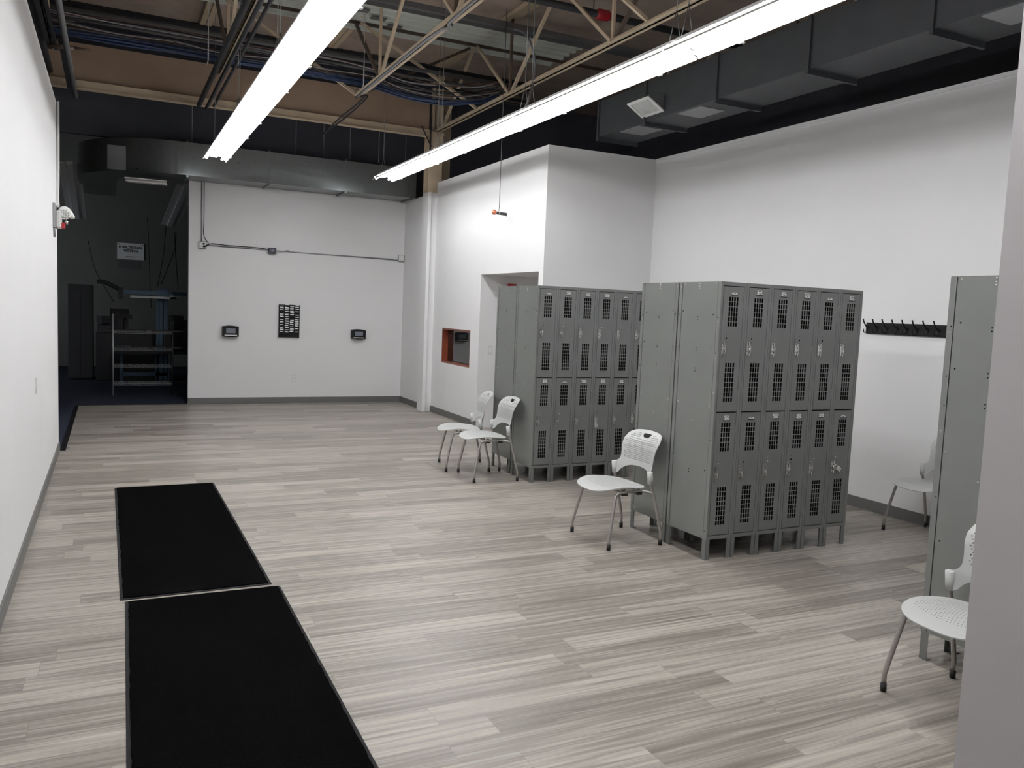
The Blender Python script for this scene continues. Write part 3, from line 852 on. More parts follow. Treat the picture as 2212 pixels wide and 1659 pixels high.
def locker_bank(x, y, rz, label, pattern_u, pattern_l, padlock=None, lab=None):
    t = thing('locker_bank', label, 'lockers', (x, y, 0), rz, 'grey metal locker banks')
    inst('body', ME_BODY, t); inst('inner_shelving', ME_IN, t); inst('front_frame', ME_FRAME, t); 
    for xx in (0, W_ALL-0.003): inst('end_panel', ME_END, t, (xx, 0, 0))
    for xx in (0, W_ALL-0.002):
        for yy in (0, DEP-0.027): inst('corner_post', ME_POST, t, (xx, yy, 0))
    inst('bolts', ME_BOLT, t); inst('bolt_holes', ME_BH, t)
    for k in range(NC):
        for tier, (z0, pat) in enumerate(((ZM, pattern_u), (0.177, pattern_l))):
            d = inst('door', ME_DOOR, t, (k*CW+0.0226, 0.0, z0 if tier == 0 else 0.177))
            inst('door_handle', ME_HAND, d)
            two = 1 if ((k*3+tier) % 4) else 0; wide = 1 if (k+tier) % 3 == 0 else 0
            inst('name_label', ME_LAB[(two, wide)], d, (0, 0, random.uniform(-0.004, 0.004)))
            inst('lock_hole' if pat[k] == 'h' else 'rivet', ME_HOLE if pat[k] == 'h' else ME_RIV, d)
    for k in range(NC):
        for j, (dx, sx) in enumerate(((0.001, 1), (CW-0.001, -1))):
            for (yy, sy) in ((0.0, 1), (DEP, -1)):
                lg = inst('leg', ME_LEG, t, (k*CW+dx, yy, 0)); lg.scale = (sx, sy, 1)
    return t


xB = 3.802
lb = locker_bank(xB, 4.528, 0, 'grey two-tier locker bank nearest the viewer with doors fully in view', 'hhrhhr', 'rhrhrr')
locker_bank(xB+W_ALL, 5.472, PI, 'grey locker bank back to back behind the middle one, doors facing away', 'rhrrhr', 'rrhrhr')
la = locker_bank(xB-0.012, 7.237, 0, 'farther grey locker bank with doors in view, behind two chairs', 'hrhrrr', 'rrrhrr')
locker_bank(xB-0.012+W_ALL, 8.182, PI, 'rearmost grey locker bank, only its end panel showing', 'rhrrhr', 'rrhrhr')
locker_bank(xB-0.012+W_ALL, 2.778, PI, 'locker bank at the right edge half hidden by the near wall', 'rhrrhr', 'rrhrhr')
locker_bank(xB-0.012, 1.842, 0, 'locker bank nearest the viewer, hidden behind the near wall', 'rhrrhr', 'rrhrhr')


def padlock(x, y, z, label, tilt=0.0):
    t = thing('padlock', label, 'padlock', (x, y, z))
    t.rotation_euler = (0, tilt, 0)
    bm = B((-0.018, 0.018, -0.009, 0.009, -0.055, -0.020)); obj('lock_body', bm, STEELB, t, 0.003)
    bm = bmesh.new(); tube(bm, [(-0.011, 0, -0.022)]+[(-0.011*math.cos(a), 0, 0.0+0.011*math.sin(a)) for a in [PI*k/6 for k in range(7)]]+[(0.011, 0, -0.022)], 0.003, 6)
    obj('shackle', bm, CHROME, t)


padlock(xB-0.012+3*CW+0.036, 7.205, 0.605, 'steel padlock hanging from a lower door of the farther lockers')
padlock(xB+5*CW+0.044, 4.493, 0.635, 'steel padlock tilted on the last lower door of the middle lockers', -0.9)

# ================================================================== CHAIRS
def tab(v, T_):
    if v <= T_[0][0]: return T_[0][1]
    for (a, b), (c, d) in zip(T_, T_[1:]):
        if v <= c:
            t_ = (v-a)/(c-a); t_ = t_*t_*(3-2*t_)*0.5+t_*0.5
            return b+(d-b)*t_
    return T_[-1][1]


def bx_(s, z):
    lean = tab(z, [(0.46, 0.128), (0.55, 0.138), (0.60, 0.150), (0.65, 0.159), (0.70, 0.169), (0.74, 0.186), (0.78, 0.214), (0.84, 0.272)])
    wrap = (1-min(1, abs(s)/0.235)**2)*(0.060-0.040*max(0, min(1, (z-0.52)/0.32)))
    if abs(s) > 0.205: lean -= 0.012*min(1, (abs(s)-0.205)/0.03)*max(0, min(1, (0.60-z)/0.04))
    return (lean+wrap, s, z)


half = [(0, 0.556), (0.07, 0.553), (0.125, 0.543), (0.168, 0.524), (0.196, 0.500), (0.210, 0.478), (0.228, 0.468), (0.246, 0.470), (0.254, 0.49), (0.256, 0.545),
        (0.248, 0.562), (0.236, 0.566), (0.222, 0.576), (0.212, 0.603), (0.213, 0.65), (0.220, 0.70), (0.225, 0.745), (0.213, 0.787), (0.180, 0.813), (0.11, 0.827), (0, 0.832)]
ctrl = half + [(-a, b) for a, b in reversed(half[1:-1])]
back_out = [(p[0], p[1]) for p in catmull([(a, b, 0) for a, b in ctrl], 3, True)]
hand = [(-0.050, 0.803), (-0.040, 0.808), (0.040, 0.808), (0.050, 0.803), (0.050, 0.796), (0.034, 0.781), (0.020, 0.777), (-0.020, 0.777), (-0.034, 0.781), (-0.050, 0.796)]
hb_ = []
r_ = 0.0040
for j in range(15):
    for i in range(-13, 14):
        s = (i+0.5*(j % 2))*0.0160; z = 0.600+j*0.0142 + 0.25*s*s
        if pdist((s, z), back_out) < 0.024 or not inpoly((s, z), back_out): continue
        if z > 0.765 and abs(s) < 0.066: continue
        hb_.append([(s+r_*math.cos(q*PI/3), z+r_*math.sin(q*PI/3)) for q in range(6)])
backbm = sheet(back_out, [hand]+hb_, bx_, 0.006, 0.016)
seat_out = []
for q_ in range(72):
    th_ = 2*PI*q_/72; c_, s_ = math.cos(th_), math.sin(th_); e_ = 2/2.94 if c_ < 0 else 2/3.6
    seat_out.append((-0.0701+0.2201*math.copysign(abs(c_)**e_, c_), 0.238*math.copysign(abs(s_)**e_, s_)))


def sx_(x, y):
    fr_ = max(0, min(1, (-x-0.05)/0.26))
    z = 0.4457 - 0.0949*x - 0.0724*fr_**2 - 0.006*math.exp(-((x-0.01)/0.10)**2)*(1-min(1, abs(y)/0.2)**2)
    return (x, y, z)


hs_ = []
for j in range(17):
    for i in range(-12, 13):
        x = -0.205+j*0.0165; y = (i+0.5*(j % 2))*0.0165; x2 = x+1.1*y*y
        if pdist((x2, y), seat_out) < 0.042 or not inpoly((x2, y), seat_out): continue
        hs_.append([(x2+0.0031*math.cos(q*PI/3), y+0.0031*math.sin(q*PI/3)) for q in range(6)])
seatbm = sheet(seat_out, hs_, sx_, 0.007, 0.018)


def make_chair():
    t = thing('chair', 'x', 'chair')
    obj('seat', seatbm, CHAIRP, t)
    bk = obj('backrest', backbm, CHAIRP, t)
    for s in (-1, 1):
        bm = bmesh.new(); tube(bm, [(0.130, s*0.243, 0.468), (0.118, s*0.243, 0.560)], 0.021, 14); obj('sleeve', bm, CHAIRP, bk)
        # front leg
        bm = bmesh.new()
        tube(bm, [(-0.228, s*0.266, 0.034), (-0.228, s*0.266, 0.085)] + catmull([(-0.224, s*0.264, 0.105), (-0.170, s*0.232, 0.36), (-0.156, s*0.224, 0.392), (-0.135, s*0.220, 0.409), (-0.100, s*0.220, 0.412)], 5), 0.0115, 10)
        l = obj('leg', bm, CHAIRM, t)
        bm = bmesh.new(); tube(bm, [(-0.228, s*0.266, 0.002), (-0.228, s*0.266, 0.040)], 0.0145, 12); obj('foot', bm, RUBBER, l)
        bm = bmesh.new()
        tube(bm, [(0.232, s*0.266, 0.034), (0.232, s*0.266, 0.090)] + catmull([(0.228, s*0.265, 0.11), (0.165, s*0.250, 0.36), (0.136, s*0.245, 0.45), (0.120, s*0.243, 0.53)], 5), 0.0115, 10)
        l = obj('leg', bm, CHAIRM, t)
        bm = bmesh.new(); tube(bm, [(0.232, s*0.266, 0.002), (0.232, s*0.266, 0.040)], 0.0145, 12); obj('foot', bm, RUBBER, l)
        bm = bmesh.new(); tube(bm, catmull([(-0.105, s*0.220, 0.412), (0.05, s*0.205, 0.412), (0.10, s*0.212, 0.411), (0.148, s*0.246, 0.400)], 5), 0.0105, 8)
        obj('rail', bm, CHAIRM, t)
        for x in (-0.075, 0.055):
            obj('pad', B((x-0.022, x+0.022, s*0.208-0.012, s*0.208+0.012, 0.387, 0.402)), RUBBER, t)
            obj('mount', B((x-0.012, x+0.012, s*0.19-0.01, s*0.19+0.01, 0.412, 0.430)), CHAIRM, t)
    bm = bmesh.new(); tube(bm, [(-0.10, -0.22, 0.412), (-0.10, 0.22, 0.412)], 0.0095, 8); tube(bm, [(0.06, -0.205, 0.412), (0.06, 0.205, 0.412)], 0.0095, 8)
    obj('cross_bar', bm, CHAIRM, t)
    return t


ch0 = make_chair()
spots = [((3.494, 5.222), 0.0, 'pale grey perforated chair against the end of the middle lockers'),
         ((3.487, 7.625), math.radians(-5), 'nearer of the two pale grey chairs beside the farther lockers'),
         ((3.450, 8.175), math.radians(-13), 'farther of the two pale grey chairs, closest to the doorway wall'),
         ((6.075, 4.452), math.radians(-6), 'pale grey chair against the right wall under the coat hooks'),
         ((3.488, 2.292), math.radians(-3), 'pale grey chair at the right edge, cut off by the near wall')]
for i, ((x, y), a, lbl) in enumerate(spots):
    o = ch0 if i == 0 else copy_tree(ch0)
    o.location = (x, y, 0); o.rotation_euler = (0, 0, a)
    tag(o, lbl, 'chair', 'pale grey stacking chairs')

# ================================================================== FLOOR MATS
def floor_mat(x0, x1, y0, y1, rot, label):
    t = thing('floor_mat', label, 'mat', ((x0+x1)/2, (y0+y1)/2, 0), rot, 'black floor mats')
    a, b = (x1-x0)/2, (y1-y0)/2
    obj('rubber_edge', B((-a, a, -b, b, 0.0005, 0.0045)), MATEDGE, t, 0.002)
    bm = bmesh.new(); e = 0.018; nx, ny = 18, 60
    def wob(): return random.uniform(-0.003, 0.003)
    per = [(-a+e+2*(a-e)*i/nx, -b+e+wob()) for i in range(nx)] + [(a-e+wob(), -b+e+2*(b-e)*i/ny) for i in range(ny)] + \
          [(a-e-2*(a-e)*i/nx, b-e+wob()) for i in range(nx)] + [(-a+e+wob(), b-e-2*(b-e)*i/ny) for i in range(ny)]
    v0 = [bm.verts.new((x, y, 0.004)) for x, y in per]; v1 = [bm.verts.new((x, y, 0.011)) for x, y in per]
    for i in range(len(per)):
        j = (i+1) % len(per); bm.faces.new((v0[i], v0[j], v1[j], v1[i]))
    bm.faces.new(v1); obj('pile', bm, MATPILE, t)


floor_mat(0.030, 0.866, 4.995, 8.005, math.radians(0.35), 'farther of the two long black floor mats')
floor_mat(0.048, 0.898, 1.92, 4.955, math.radians(-0.6), 'nearer black floor mat running out of the bottom of the frame')

# ================================================================== BACK WALL THINGS
def clock(x0, x1, z0, z1, label):
    cx = (x0+x1)/2; w_ = (x1-x0)/2
    t = thing('time_clock', label, 'time clock', (cx, YB, z0), 0, 'black time clocks on the far wall'); h = z1-z0
    bm = bmesh.new(); n = 12
    fr_, bk_ = [], []
    out = [(-w_, 0.0)]+[(-w_+2*w_*i/n, -0.012*math.sin(PI*i/n)) for i in range(n+1)]+[(w_, h-0.012)]+[(w_-2*w_*i/n, h-0.012+0.014*math.sin(PI*i/n)) for i in range(n+1)]
    pts = []
    for p in out:
        if not pts or (abs(p[0]-pts[-1][0])+abs(p[1]-pts[-1][1])) > 1e-5: pts.append(p)
    if abs(pts[0][0]-pts[-1][0])+abs(pts[0][1]-pts[-1][1]) < 1e-5: pts.pop()
    A = [bm.verts.new((x*1.0, 0, z)) for x, z in pts]; Cc = [bm.verts.new((x*0.96, -0.085, z*0.97)) for x, z in pts]
    for i in range(len(pts)): bm.faces.new((A[i], A[(i+1) % len(pts)], Cc[(i+1) % len(pts)], Cc[i]))
    bm.faces.new(A); bm.faces.new(Cc)
    obj('case', bm, BLACK, t)
    obj('screen', B((-w_*0.56, w_*0.56, -0.090, -0.084, h*0.30, h*0.76)), SCREEN, t)
    obj('card_slot', B((-w_*0.74, w_*0.74, -0.098, -0.084, h*0.05, h*0.14)), WHITEP, t)
    return t


clock(1.622, 1.885, 1.118, 1.290, 'black time clock on the far wall, left of the card rack')
clock(3.765, 4.018, 1.125, 1.288, 'black time clock on the far wall, right of the card rack')
t = thing('card_rack', 'tall black card rack in the middle of the far wall', 'card rack', (2.70, YB, 1.12))
obj('backboard', B((-0.172, 0.172, -0.02, 0, 0, 0.55)), BLACK, t)
bm = bmesh.new()
for r in range(17):
    for c in range(4):
        x = -0.126+c*0.084; z = 0.05+r*0.029
        box(bm, x-0.036, x+0.036, -0.030, -0.02, z, z+0.014)
for x in (-0.168, -0.084, 0, 0.084, 0.168): box(bm, x-0.003, x+0.003, -0.034, -0.02, 0.03, 0.545)
obj('pockets', bm, BLACK, t)
obj('bottom_lip', B((-0.172, 0.172, -0.04, 0, 0, 0.012)), BLACK, t)
cardcols = [[0.553, 0.52, 0.49, 0.46, 0.385, 0.345, 0.295, 0.255, 0.21, 0.165, 0.125, 0.09], [0.548, 0.495, 0.475, 0.435, 0.380, 0.345, 0.305, 0.268, 0.232, 0.196, 0.160, 0.122, 0.086],
            [0.515, 0.480, 0.440, 0.420, 0.378, 0.285, 0.250, 0.213, 0.178, 0.135, 0.095], [0.543, 0.51, 0.475, 0.435, 0.375, 0.338, 0.298, 0.262, 0.226, 0.190, 0.145, 0.092]]
for c, zs_ in enumerate(cardcols):
    for z in zs_:
        x = 2.70-0.126+c*0.084; h = random.choice([0.013, 0.015, 0.020]); a = random.uniform(-0.08, 0.08)
        mt_ = Matrix.Rotation(a, 4, 'Y')
        bm = bmesh.new(); box(bm, -0.030, 0.030, -0.001, 0.001, 0, h, mt_)
        o = obj('name_card', bm, PAPER, None, 0, (x+random.uniform(-0.004, 0.004), YB-0.037, 1.12+z-0.004))
        tag(o, 'small white name card slotted in the black wall rack', 'card', 'name cards in the black wall rack')


def outlet(name, cx, cy, cz, axis, w_, h_, label, duplex=True, m_=WHITEP):
    t = thing(name, label, 'outlet' if duplex else 'switch', (cx, cy, cz), {'y': 0, 'x-': -PI/2, 'x+': PI/2}[axis])
    obj('cover_plate', B((-w_/2, w_/2, -0.007, 0, -h_/2, h_/2)), m_, t, 0.002)
    bm = bmesh.new()
    if duplex:
        for z in (-h_*0.2, h_*0.2): box(bm, -w_*0.24, w_*0.24, -0.009, -0.006, z-h_*0.11, z+h_*0.11)
    else: box(bm, -w_*0.22, w_*0.22, -0.011, -0.006, -h_*0.26, h_*0.26)
    obj('socket' if duplex else 'rocker', bm, PAPER, t)
    return t


outlet('wall_outlet', 2.805, YB, 0.42, 'y', 0.075, 0.120, 'white outlet low on the far wall below the card rack')
outlet('wall_outlet', 4.70, 13.65, 0.44, 'x-', 0.075, 0.120, 'white outlet low on the short wall beside the column')
outlet('wall_plate', 4.70, 13.15, 2.55, 'x-', 0.07, 0.24, 'white blank plate high on the short wall beside the column', False)
outlet('light_switch', 4.954, 10.895, 1.14, 'y', 0.078, 0.120, 'white light switch inside the doorway recess', False)
outlet('wall_outlet', XL, 7.2, 1.005, 'x+', 0.075, 0.120, 'white plate on the left wall seen nearly edge on')


def quad_box(cx, label, plugs):
    t = thing('outlet_box', label, 'outlet box', (cx, YB, 2.57), 0)
    obj('box', B((-0.058, 0.058, -0.05, 0, -0.058, 0.058)), GALV, t, 0.008)
    obj('face_plate', B((-0.046, 0.046, -0.054, -0.048, -0.050, 0.050)), PAPER, t, 0.004)
    bm = bmesh.new()
    for x in (-0.023, 0.023):
        for z in (-0.024, 0.024): box(bm, x-0.014, x+0.014, -0.058, -0.053, z-0.016, z+0.016)
    obj('socket', bm, WHITEP, t)
    if plugs:
        bm = B((0.005, 0.045, -0.095, -0.056, -0.035, -0.008), (0.0, 0.03, -0.085, -0.056, 0.008, 0.03)); obj('plug', bm, BLACK, t, 0.003)


quad_box(1.314, 'steel outlet box with black plugs at the left end of the wall conduit', True)
quad_box(4.640, 'steel outlet box at the right end of the wall conduit', False)
bm = bmesh.new(); tube(bm, [(1.375, YB-0.012, 2.570), (4.58, YB-0.012, 2.533)], 0.008, 8)
tag(obj('wall_conduit', bm, GALV), 'thin steel conduit running level across the far wall', 'conduit')
bm = bmesh.new(); tube(bm, [(1.300, YB-0.012, 3.57), (1.300, YB-0.012, 2.63)], 0.008, 8)
tag(obj('wall_conduit', bm, GALV), 'thin steel conduit dropping down the far wall to the left box', 'conduit')
pts = [(1.335, YB-0.02, 3.57), (1.335, YB-0.02, 3.0), (1.33, YB-0.02, 2.75), (1.36, YB-0.04, 2.66), (1.40, YB-0.06, 2.60), (1.36, YB-0.07, 2.56)]
bm = bmesh.new(); tube(bm, catmull(pts, 5), 0.006, 6)
tag(obj('black_cable', bm, BLACKC), 'black cable hanging beside the vertical conduit on the far wall', 'cable')
pts = [(1.37, YB-0.07, 2.55), (1.45, YB-0.04, 2.60), (1.7, YB-0.018, 2.592), (2.2, YB-0.018, 2.585), (2.36, YB-0.025, 2.56)]
bm = bmesh.new(); tube(bm, catmull(pts, 5), 0.007, 6)
tag(obj('black_cable', bm, BLACKC), 'black cable along the wall conduit, left of the small black box', 'cable')
pts = [(2.44, YB-0.03, 2.55), (2.55, YB-0.05, 2.545), (2.68, YB-0.03, 2.575), (2.60, YB-0.03, 2.56), (2.8, YB-0.016, 2.555), (3.6, YB-0.016, 2.553), (4.5, YB-0.016, 2.548)]
bm = bmesh.new(); tube(bm, catmull(pts, 5), 0.0045, 6)
tag(obj('grey_cable', bm, GREYC), 'thin grey cable along the wall conduit, right of the small black box', 'cable')
t = thing('adapter_box', 'small dark blue-black box on the conduit of the far wall', 'box', (2.40, YB, 2.50))
obj('case', B((-0.062, 0.062, -0.07, 0, 0, 0.10)), mat('navy_plastic', (0.012, 0.014, 0.035), 0.4), t, 0.006)
obj('sticker', B((-0.02, 0.025, -0.072, -0.069, 0.04, 0.065)), SCREEN, t)

# ================================================================== SIDE THINGS
# coat hooks
ys = [5.462-0.1045*k for k in range(8)]
t = thing('hook_rail', 'black coat hook rail on the right wall', 'coat rack', (XR, 5.04, 1.695))
obj('board', B((-0.018, 0, -0.52, 0.445, -0.052, 0.052)), BLACK, t, 0.004)
for y in ys:
    yy = y-5.04; bm = bmesh.new()
    tube(bm, [(-0.018, yy, 0.005), (-0.028, yy, 0.005)], 0.013, 10)
    tube(bm, catmull([(-0.024, yy, 0.004), (-0.045, yy, 0.02), (-0.075, yy, 0.055), (-0.088, yy, 0.082)], 4), [0.006]*12+[0.008], 8)
    tube(bm, catmull([(-0.024, yy, -0.012), (-0.032, yy, -0.035), (-0.060, yy, -0.042), (-0.075, yy, -0.022), (-0.072, yy, -0.012)], 4), 0.0045, 6)
    obj('hook', bm, BLACK, t)
# alarm strobe / emergency light on the left wall
t = thing('emergency_light', 'white emergency light with red part and ribbed lenses on the left wall', 'emergency light', (XL, 9.62, 2.36))
obj('back_plate', B((0, 0.022, -0.24, 0.05, 0.0, 0.235)), GALV, t, 0.004)
obj('housing', B((0.022, 0.068, -0.16, 0.08, 0.005, 0.17)), WHITEP, t, 0.012)
obj('red_panel', B((0.068, 0.098, -0.07, 0.05, 0.005, 0.06)), RED, t, 0.004)
bm = bmesh.new(); lathe(bm, [(0.02, 0.0), (0.062, 0.02), (0.064, 0.06), (0.05, 0.075)], 18, Matrix.Translation((0.085, -0.07, 0.145)) @ Matrix.Rotation(math.radians(75), 4, 'X') @ Matrix.Rotation(math.radians(18), 4, 'Y'))
hd = obj('lamp_head', bm, WHITEP, t)
bm = bmesh.new()
for i in range(-2, 3):
    for j in range(-2, 3):
        if i*i+j*j < 8:
            lathe(bm, [(0.010, 0.0), (0.008, 0.005), (0.003, 0.008)], 8, Matrix.Translation((0.085+i*0.021+0.01, -0.150, 0.135+j*0.021)) @ R90)
obj('lens', bm, LENS, hd)
bm = bmesh.new(); lathe(bm, [(0.02, 0.0), (0.05, 0.02), (0.05, 0.05), (0.035, 0.06)], 16, Matrix.Translation((0.115, 0.04, 0.14)) @ Matrix.Rotation(math.radians(60), 4, 'Y'))
obj('lamp_head', bm, WHITEP, t)
bm = bmesh.new(); lathe(bm, [(0.015, 0.0), (0.022, 0.01), (0.018, 0.025)], 12, Matrix.Translation((0.10, 0.0, 0.07)) @ Matrix.Rotation(PI/2, 4, 'Y')); obj('sounder', bm, CHROME, t)
bm = bmesh.new(); tube(bm, catmull([(XL+0.02, 10.05, TOP-0.04), (XL+0.02, 10.03, 3.3), (XL+0.02, 9.98, 2.9), (XL+0.02, 9.90, 2.70), (XL+0.03, 9.78, 2.60)], 5), 0.013, 8)
tag(obj('white_conduit', bm, WHITEP), 'white conduit running down the left wall edge to the emergency light', 'conduit')
bm = bmesh.new(); tube(bm, [(XL+0.010, 9.46, 2.36), (XL+0.010, 9.50, 2.27)], 0.010, 8)
tag(obj('conduit_stub', bm, GREYC), 'short grey conduit stub under the emergency light', 'conduit')
# hanging device in front of the doorway wall
P = ony(1078, 460, 10.0)
t = thing('hanging_sensor', 'short black cylinder with copper ball hung on a thin rod by the wall', 'sensor', (P.x, 10.0, P.z))
bm = bmesh.new(); tube(bm, [(-0.045, 0, 0.0), (0.105, 0, -0.008)], 0.020, 14); obj('barrel', bm, FLAT_DK, t)
bm = bmesh.new(); lathe(bm, [(0.004, -0.034), (0.022, -0.028), (0.034, -0.008), (0.034, 0.008), (0.022, 0.028), (0.004, 0.034)], 16, Matrix.Translation((-0.070, 0, 0.004))); obj('ball', bm, COPPER, t)
bm = bmesh.new(); tube(bm, [(-0.004, 0, 0.0), (0.006, 0, 0.0)], 0.0215, 14); obj('collar', bm, WHITEP, t)
bm = bmesh.new(); tube(bm, [(0, 0, 0.02), (0, 0, 5.6-P.z)], 0.0045, 6); obj('rod', bm, GREYST, t)
obj('bracket', B((-0.008, 0.008, -0.006, 0.006, 0.018, 0.055)), CHROME, t)
bm = bmesh.new(); tube(bm, [(0.100, 0, 0.01), (0.118, 0, 0.0), (0.108, 0, -0.028), (0.118, 0, -0.038)], 0.004, 6); obj('wire', bm, BLACKC, t)
# red strobe in the doorway recess
P = ony(1104, 617, 10.895)
t = thing('fire_alarm', 'red alarm box inside the doorway recess above the farther lockers', 'fire alarm', (P.x, 10.895, P.z-0.10))
obj('case', B((-0.065, 0.065, -0.06, 0, 0.0, 0.125)), RED, t, 0.008)
obj('strobe_lens', B((-0.03, 0.03, -0.075, -0.06, 0.02, 0.06)), LENS, t)

# ================================================================== DARK ROOM BEYOND
# far sign
P0 = ony(253, 524, 21.98); P1 = ony(311, 562, 21.98)
t = thing('room_sign', 'pale FUNCTIONAL TESTING sign on the wall of the dark far room', 'sign', ((P0.x+P1.x)/2, 22.0, (P0.z+P1.z)/2))
wS = (P1.x-P0.x)/2; hS = (P0.z-P1.z)/2+0.005
obj('sign_board', B((-wS, wS, -0.03, 0, -hS, hS)), mat('sign_white', (0.80, 0.80, 0.80), 0.5), t)


def text_mesh(name, s, size, parent, loc, m_):
    cu = bpy.data.curves.new(name, 'FONT'); cu.body = s; cu.size = size; cu.align_x = 'CENTER'; cu.align_y = 'CENTER'; cu.extrude = 0.002; cu.offset = size*0.02
    o = bpy.data.objects.new(name, cu); COL.objects.link(o)
    dg = bpy.context.evaluated_depsgraph_get(); me = bpy.data.meshes.new_from_object(o.evaluated_get(dg))
    bpy.data.objects.remove(o); bpy.data.curves.remove(cu)
    me.materials.clear(); me.materials.append(m_)
    q = bpy.data.objects.new(name, me); COL.objects.link(q); q.parent = parent; q.location = loc; q.rotation_euler = (PI/2, 0, 0); return q


text_mesh('lettering', 'FUNCTIONAL\nTESTING', 0.083, t, (0, -0.034, hS*0.26), INK)
obj('small_print', B(*[(-0.10+k*0.03, -0.08+k*0.03, -0.033, -0.03, -hS*0.72, -hS*0.62) for k in range(7)]), INK, t)
obj('screw', B((-wS+0.02, -wS+0.04, -0.034, -0.03, hS-0.04, hS-0.02), (wS-0.04, wS-0.02, -0.034, -0.03, hS-0.04, hS-0.02)), INK, t)
tag(obj('wall_panel', B((P0.x+0.0, P0.x+0.50, 21.992, 22.0, P1.z-0.22, P1.z-0.03)), mat('panel_grey', (0.11, 0.11, 0.108), 0.8)), 'dim grey panel just below the far sign', 'panel')

# wire shelf rack
Ys = 15.55
A0 = ony(243, 850, Ys); A1 = ony(374, 850, Ys)
t = thing('wire_rack', 'chrome wire shelving rack standing in the dark room beyond the opening', 'shelving', (A0.x, Ys, 0))
Wd = A1.x-A0.x; Dp = 0.46
bt = ony(243, 678, Ys).z
for (x, y) in ((0.01, 0), (Wd-0.01, 0), (0.01, Dp), (Wd-0.01, Dp)):
    bm = bmesh.new(); tube(bm, [(x, y, 0), (x, y, bt if x < 0.1 else bt*0.93)], 0.012, 8); obj('post', bm, WIRE if (x < 0.1 and y == 0) else FLAT_DK, t)
shz = [ony(300, p, Ys).z for p in (717, 754, 791, 829)]
for z in shz:
    bm = bmesh.new()
    for y in (0.0, Dp):
        tube(bm, [(0, y, z), (Wd, y, z)], 0.005, 6); tube(bm, [(0, y, z-0.028), (Wd, y, z-0.028)], 0.004, 6)
        for k in range(18): tube(bm, [(Wd*k/18, y, z-0.028), (Wd*(k+0.5)/18, y, z), (Wd*(k+1)/18, y, z-0.028)], 0.003, 4)
    for k in range(40): tube(bm, [(Wd*(k+0.5)/40, 0, z), (Wd*(k+0.5)/40, Dp, z)], 0.0025, 4)
    obj('shelf', bm, WIRE, t)
for k in range(2):
    tag(obj('tray', B((A0.x+0.04+0.58*k, A0.x+0.54+0.58*k, Ys+0.02, Ys+0.42, shz[0]+0.006, shz[0]+0.03)), FLAT_DK, None, 0.004),
        ('left' if k == 0 else 'right')+' dark tray on the top shelf of the wire rack', 'tray', 'trays on the wire rack')
for k in range(4):
    tag(obj('tray', B((A0.x+0.04+0.28*k, A0.x+0.29+0.28*k, Ys+0.02, Ys+0.42, shz[1]+0.006, shz[1]+0.035)), FLAT_DK, None, 0.004),
        ['leftmost', 'second', 'third', 'rightmost'][k]+' dark tray on the second shelf of the wire rack', 'tray', 'trays on the wire rack')

# dark cabinet
C0 = ony(146, 613, 18.5); C1 = ony(201, 613, 18.5)
t = thing('tall_cabinet', 'tall black cabinet in the dark room left of the wire rack', 'cabinet', ((C0.x+C1.x)/2, 18.5, 0))
cw = (C1.x-C0.x)/2
obj('body', B((-cw, cw, 0, 0.6, 0.02, C0.z)), FLAT_DK, t, 0.01)
for s in (-1, 1): obj('door', B((min(0.003*s, (cw-0.01)*s), max(0.003*s, (cw-0.01)*s), -0.018, 0, 0.06, C0.z-0.03)), FLAT_DK, t)

# blue workbench
Yw = 17.4
def W(x, y): return ony(x, y, Yw)
p0, p1 = W(262, 626), W(420, 630)
t = thing('workbench', 'blue steel workbench frame with overhead rail in the dark room', 'workbench', (p0.x, Yw, 0))
bench = t
L = p1.x-p0.x; zt = p0.z
def wl(px): return W(px, 700).x-p0.x
for px, ww, ht in ((341, 0.05, zt), (348, 0.09, zt+0.06), (357, 0.09, zt+0.06), (262, 0.05, W(262, 755).z), (339, 0.05, W(262, 755).z), (363, 0.05, W(262, 755).z)):
    x = wl(px); obj('post', B((x-ww/2, x+ww/2, 0.0, 0.08, 0, ht)), BLUEST, t)
obj('rail', B((0, L, -0.02, 0.06, zt-0.07, zt)), BLUEST, t)
obj('bench_top', B((-0.1, L+0.2, -0.35, 0.5, W(262, 757).z-0.04, W(262, 757).z)), FLAT_DK, t)
obj('lower_rail', B((wl(262), wl(363), 0.0, 0.06, 0.18, 0.24)), BLUEST, t)
obj('task_light', B((0.15, 0.95, -0.25, -0.05, zt-0.14, zt-0.10), (wl(365), wl(385), -0.25, -0.05, zt-0.14, zt-0.07)), GALV, t)
bz = W(262, 757).z
# equipment on the bench
bm = B((0.75, 1.25, -0.15, 0.3, bz, bz+0.42), (0.82, 1.1, -0.1, 0.2, bz+0.42, bz+0.7)); tag(obj('test_machine', bm, FLAT_DK, None, 0.02, (p0.x, Yw, 0)), 'dark test machine on the blue workbench', 'machine')
bm = B((wl(362)+0.1, wl(362)+0.65, -0.05, 0.02, bz+0.15, bz+0.62), (wl(362)+0.3, wl(362)+0.42, -0.04, 0.06, bz, bz+0.2), (wl(362)+0.2, wl(362)+0.52, -0.12, 0.1, bz, bz+0.02))
tag(obj('monitor', bm, FLAT_DK, None, 0.006, (p0.x, Yw, 0)), 'dark monitor at the right end of the workbench', 'monitor')
t = thing('extractor_arm', 'black jointed arm reaching left from the workbench rail', 'arm')
bm = bmesh.new(); tube(bm, catmull([W(209, 608), W(225, 609), W(240, 616), W(256, 624)], 5), 0.04, 8); obj('arm', bm, FLAT_DK, t)
bm = bmesh.new(); q0 = W(254, 620); q1 = W(266, 646); box(bm, q0.x, q1.x, Yw-0.1, Yw+0.05, q1.z, q0.z); obj('head', bm, FLAT_DK, t)
bm = bmesh.new(); hx = W(236, 690); rg = random.Random(3)
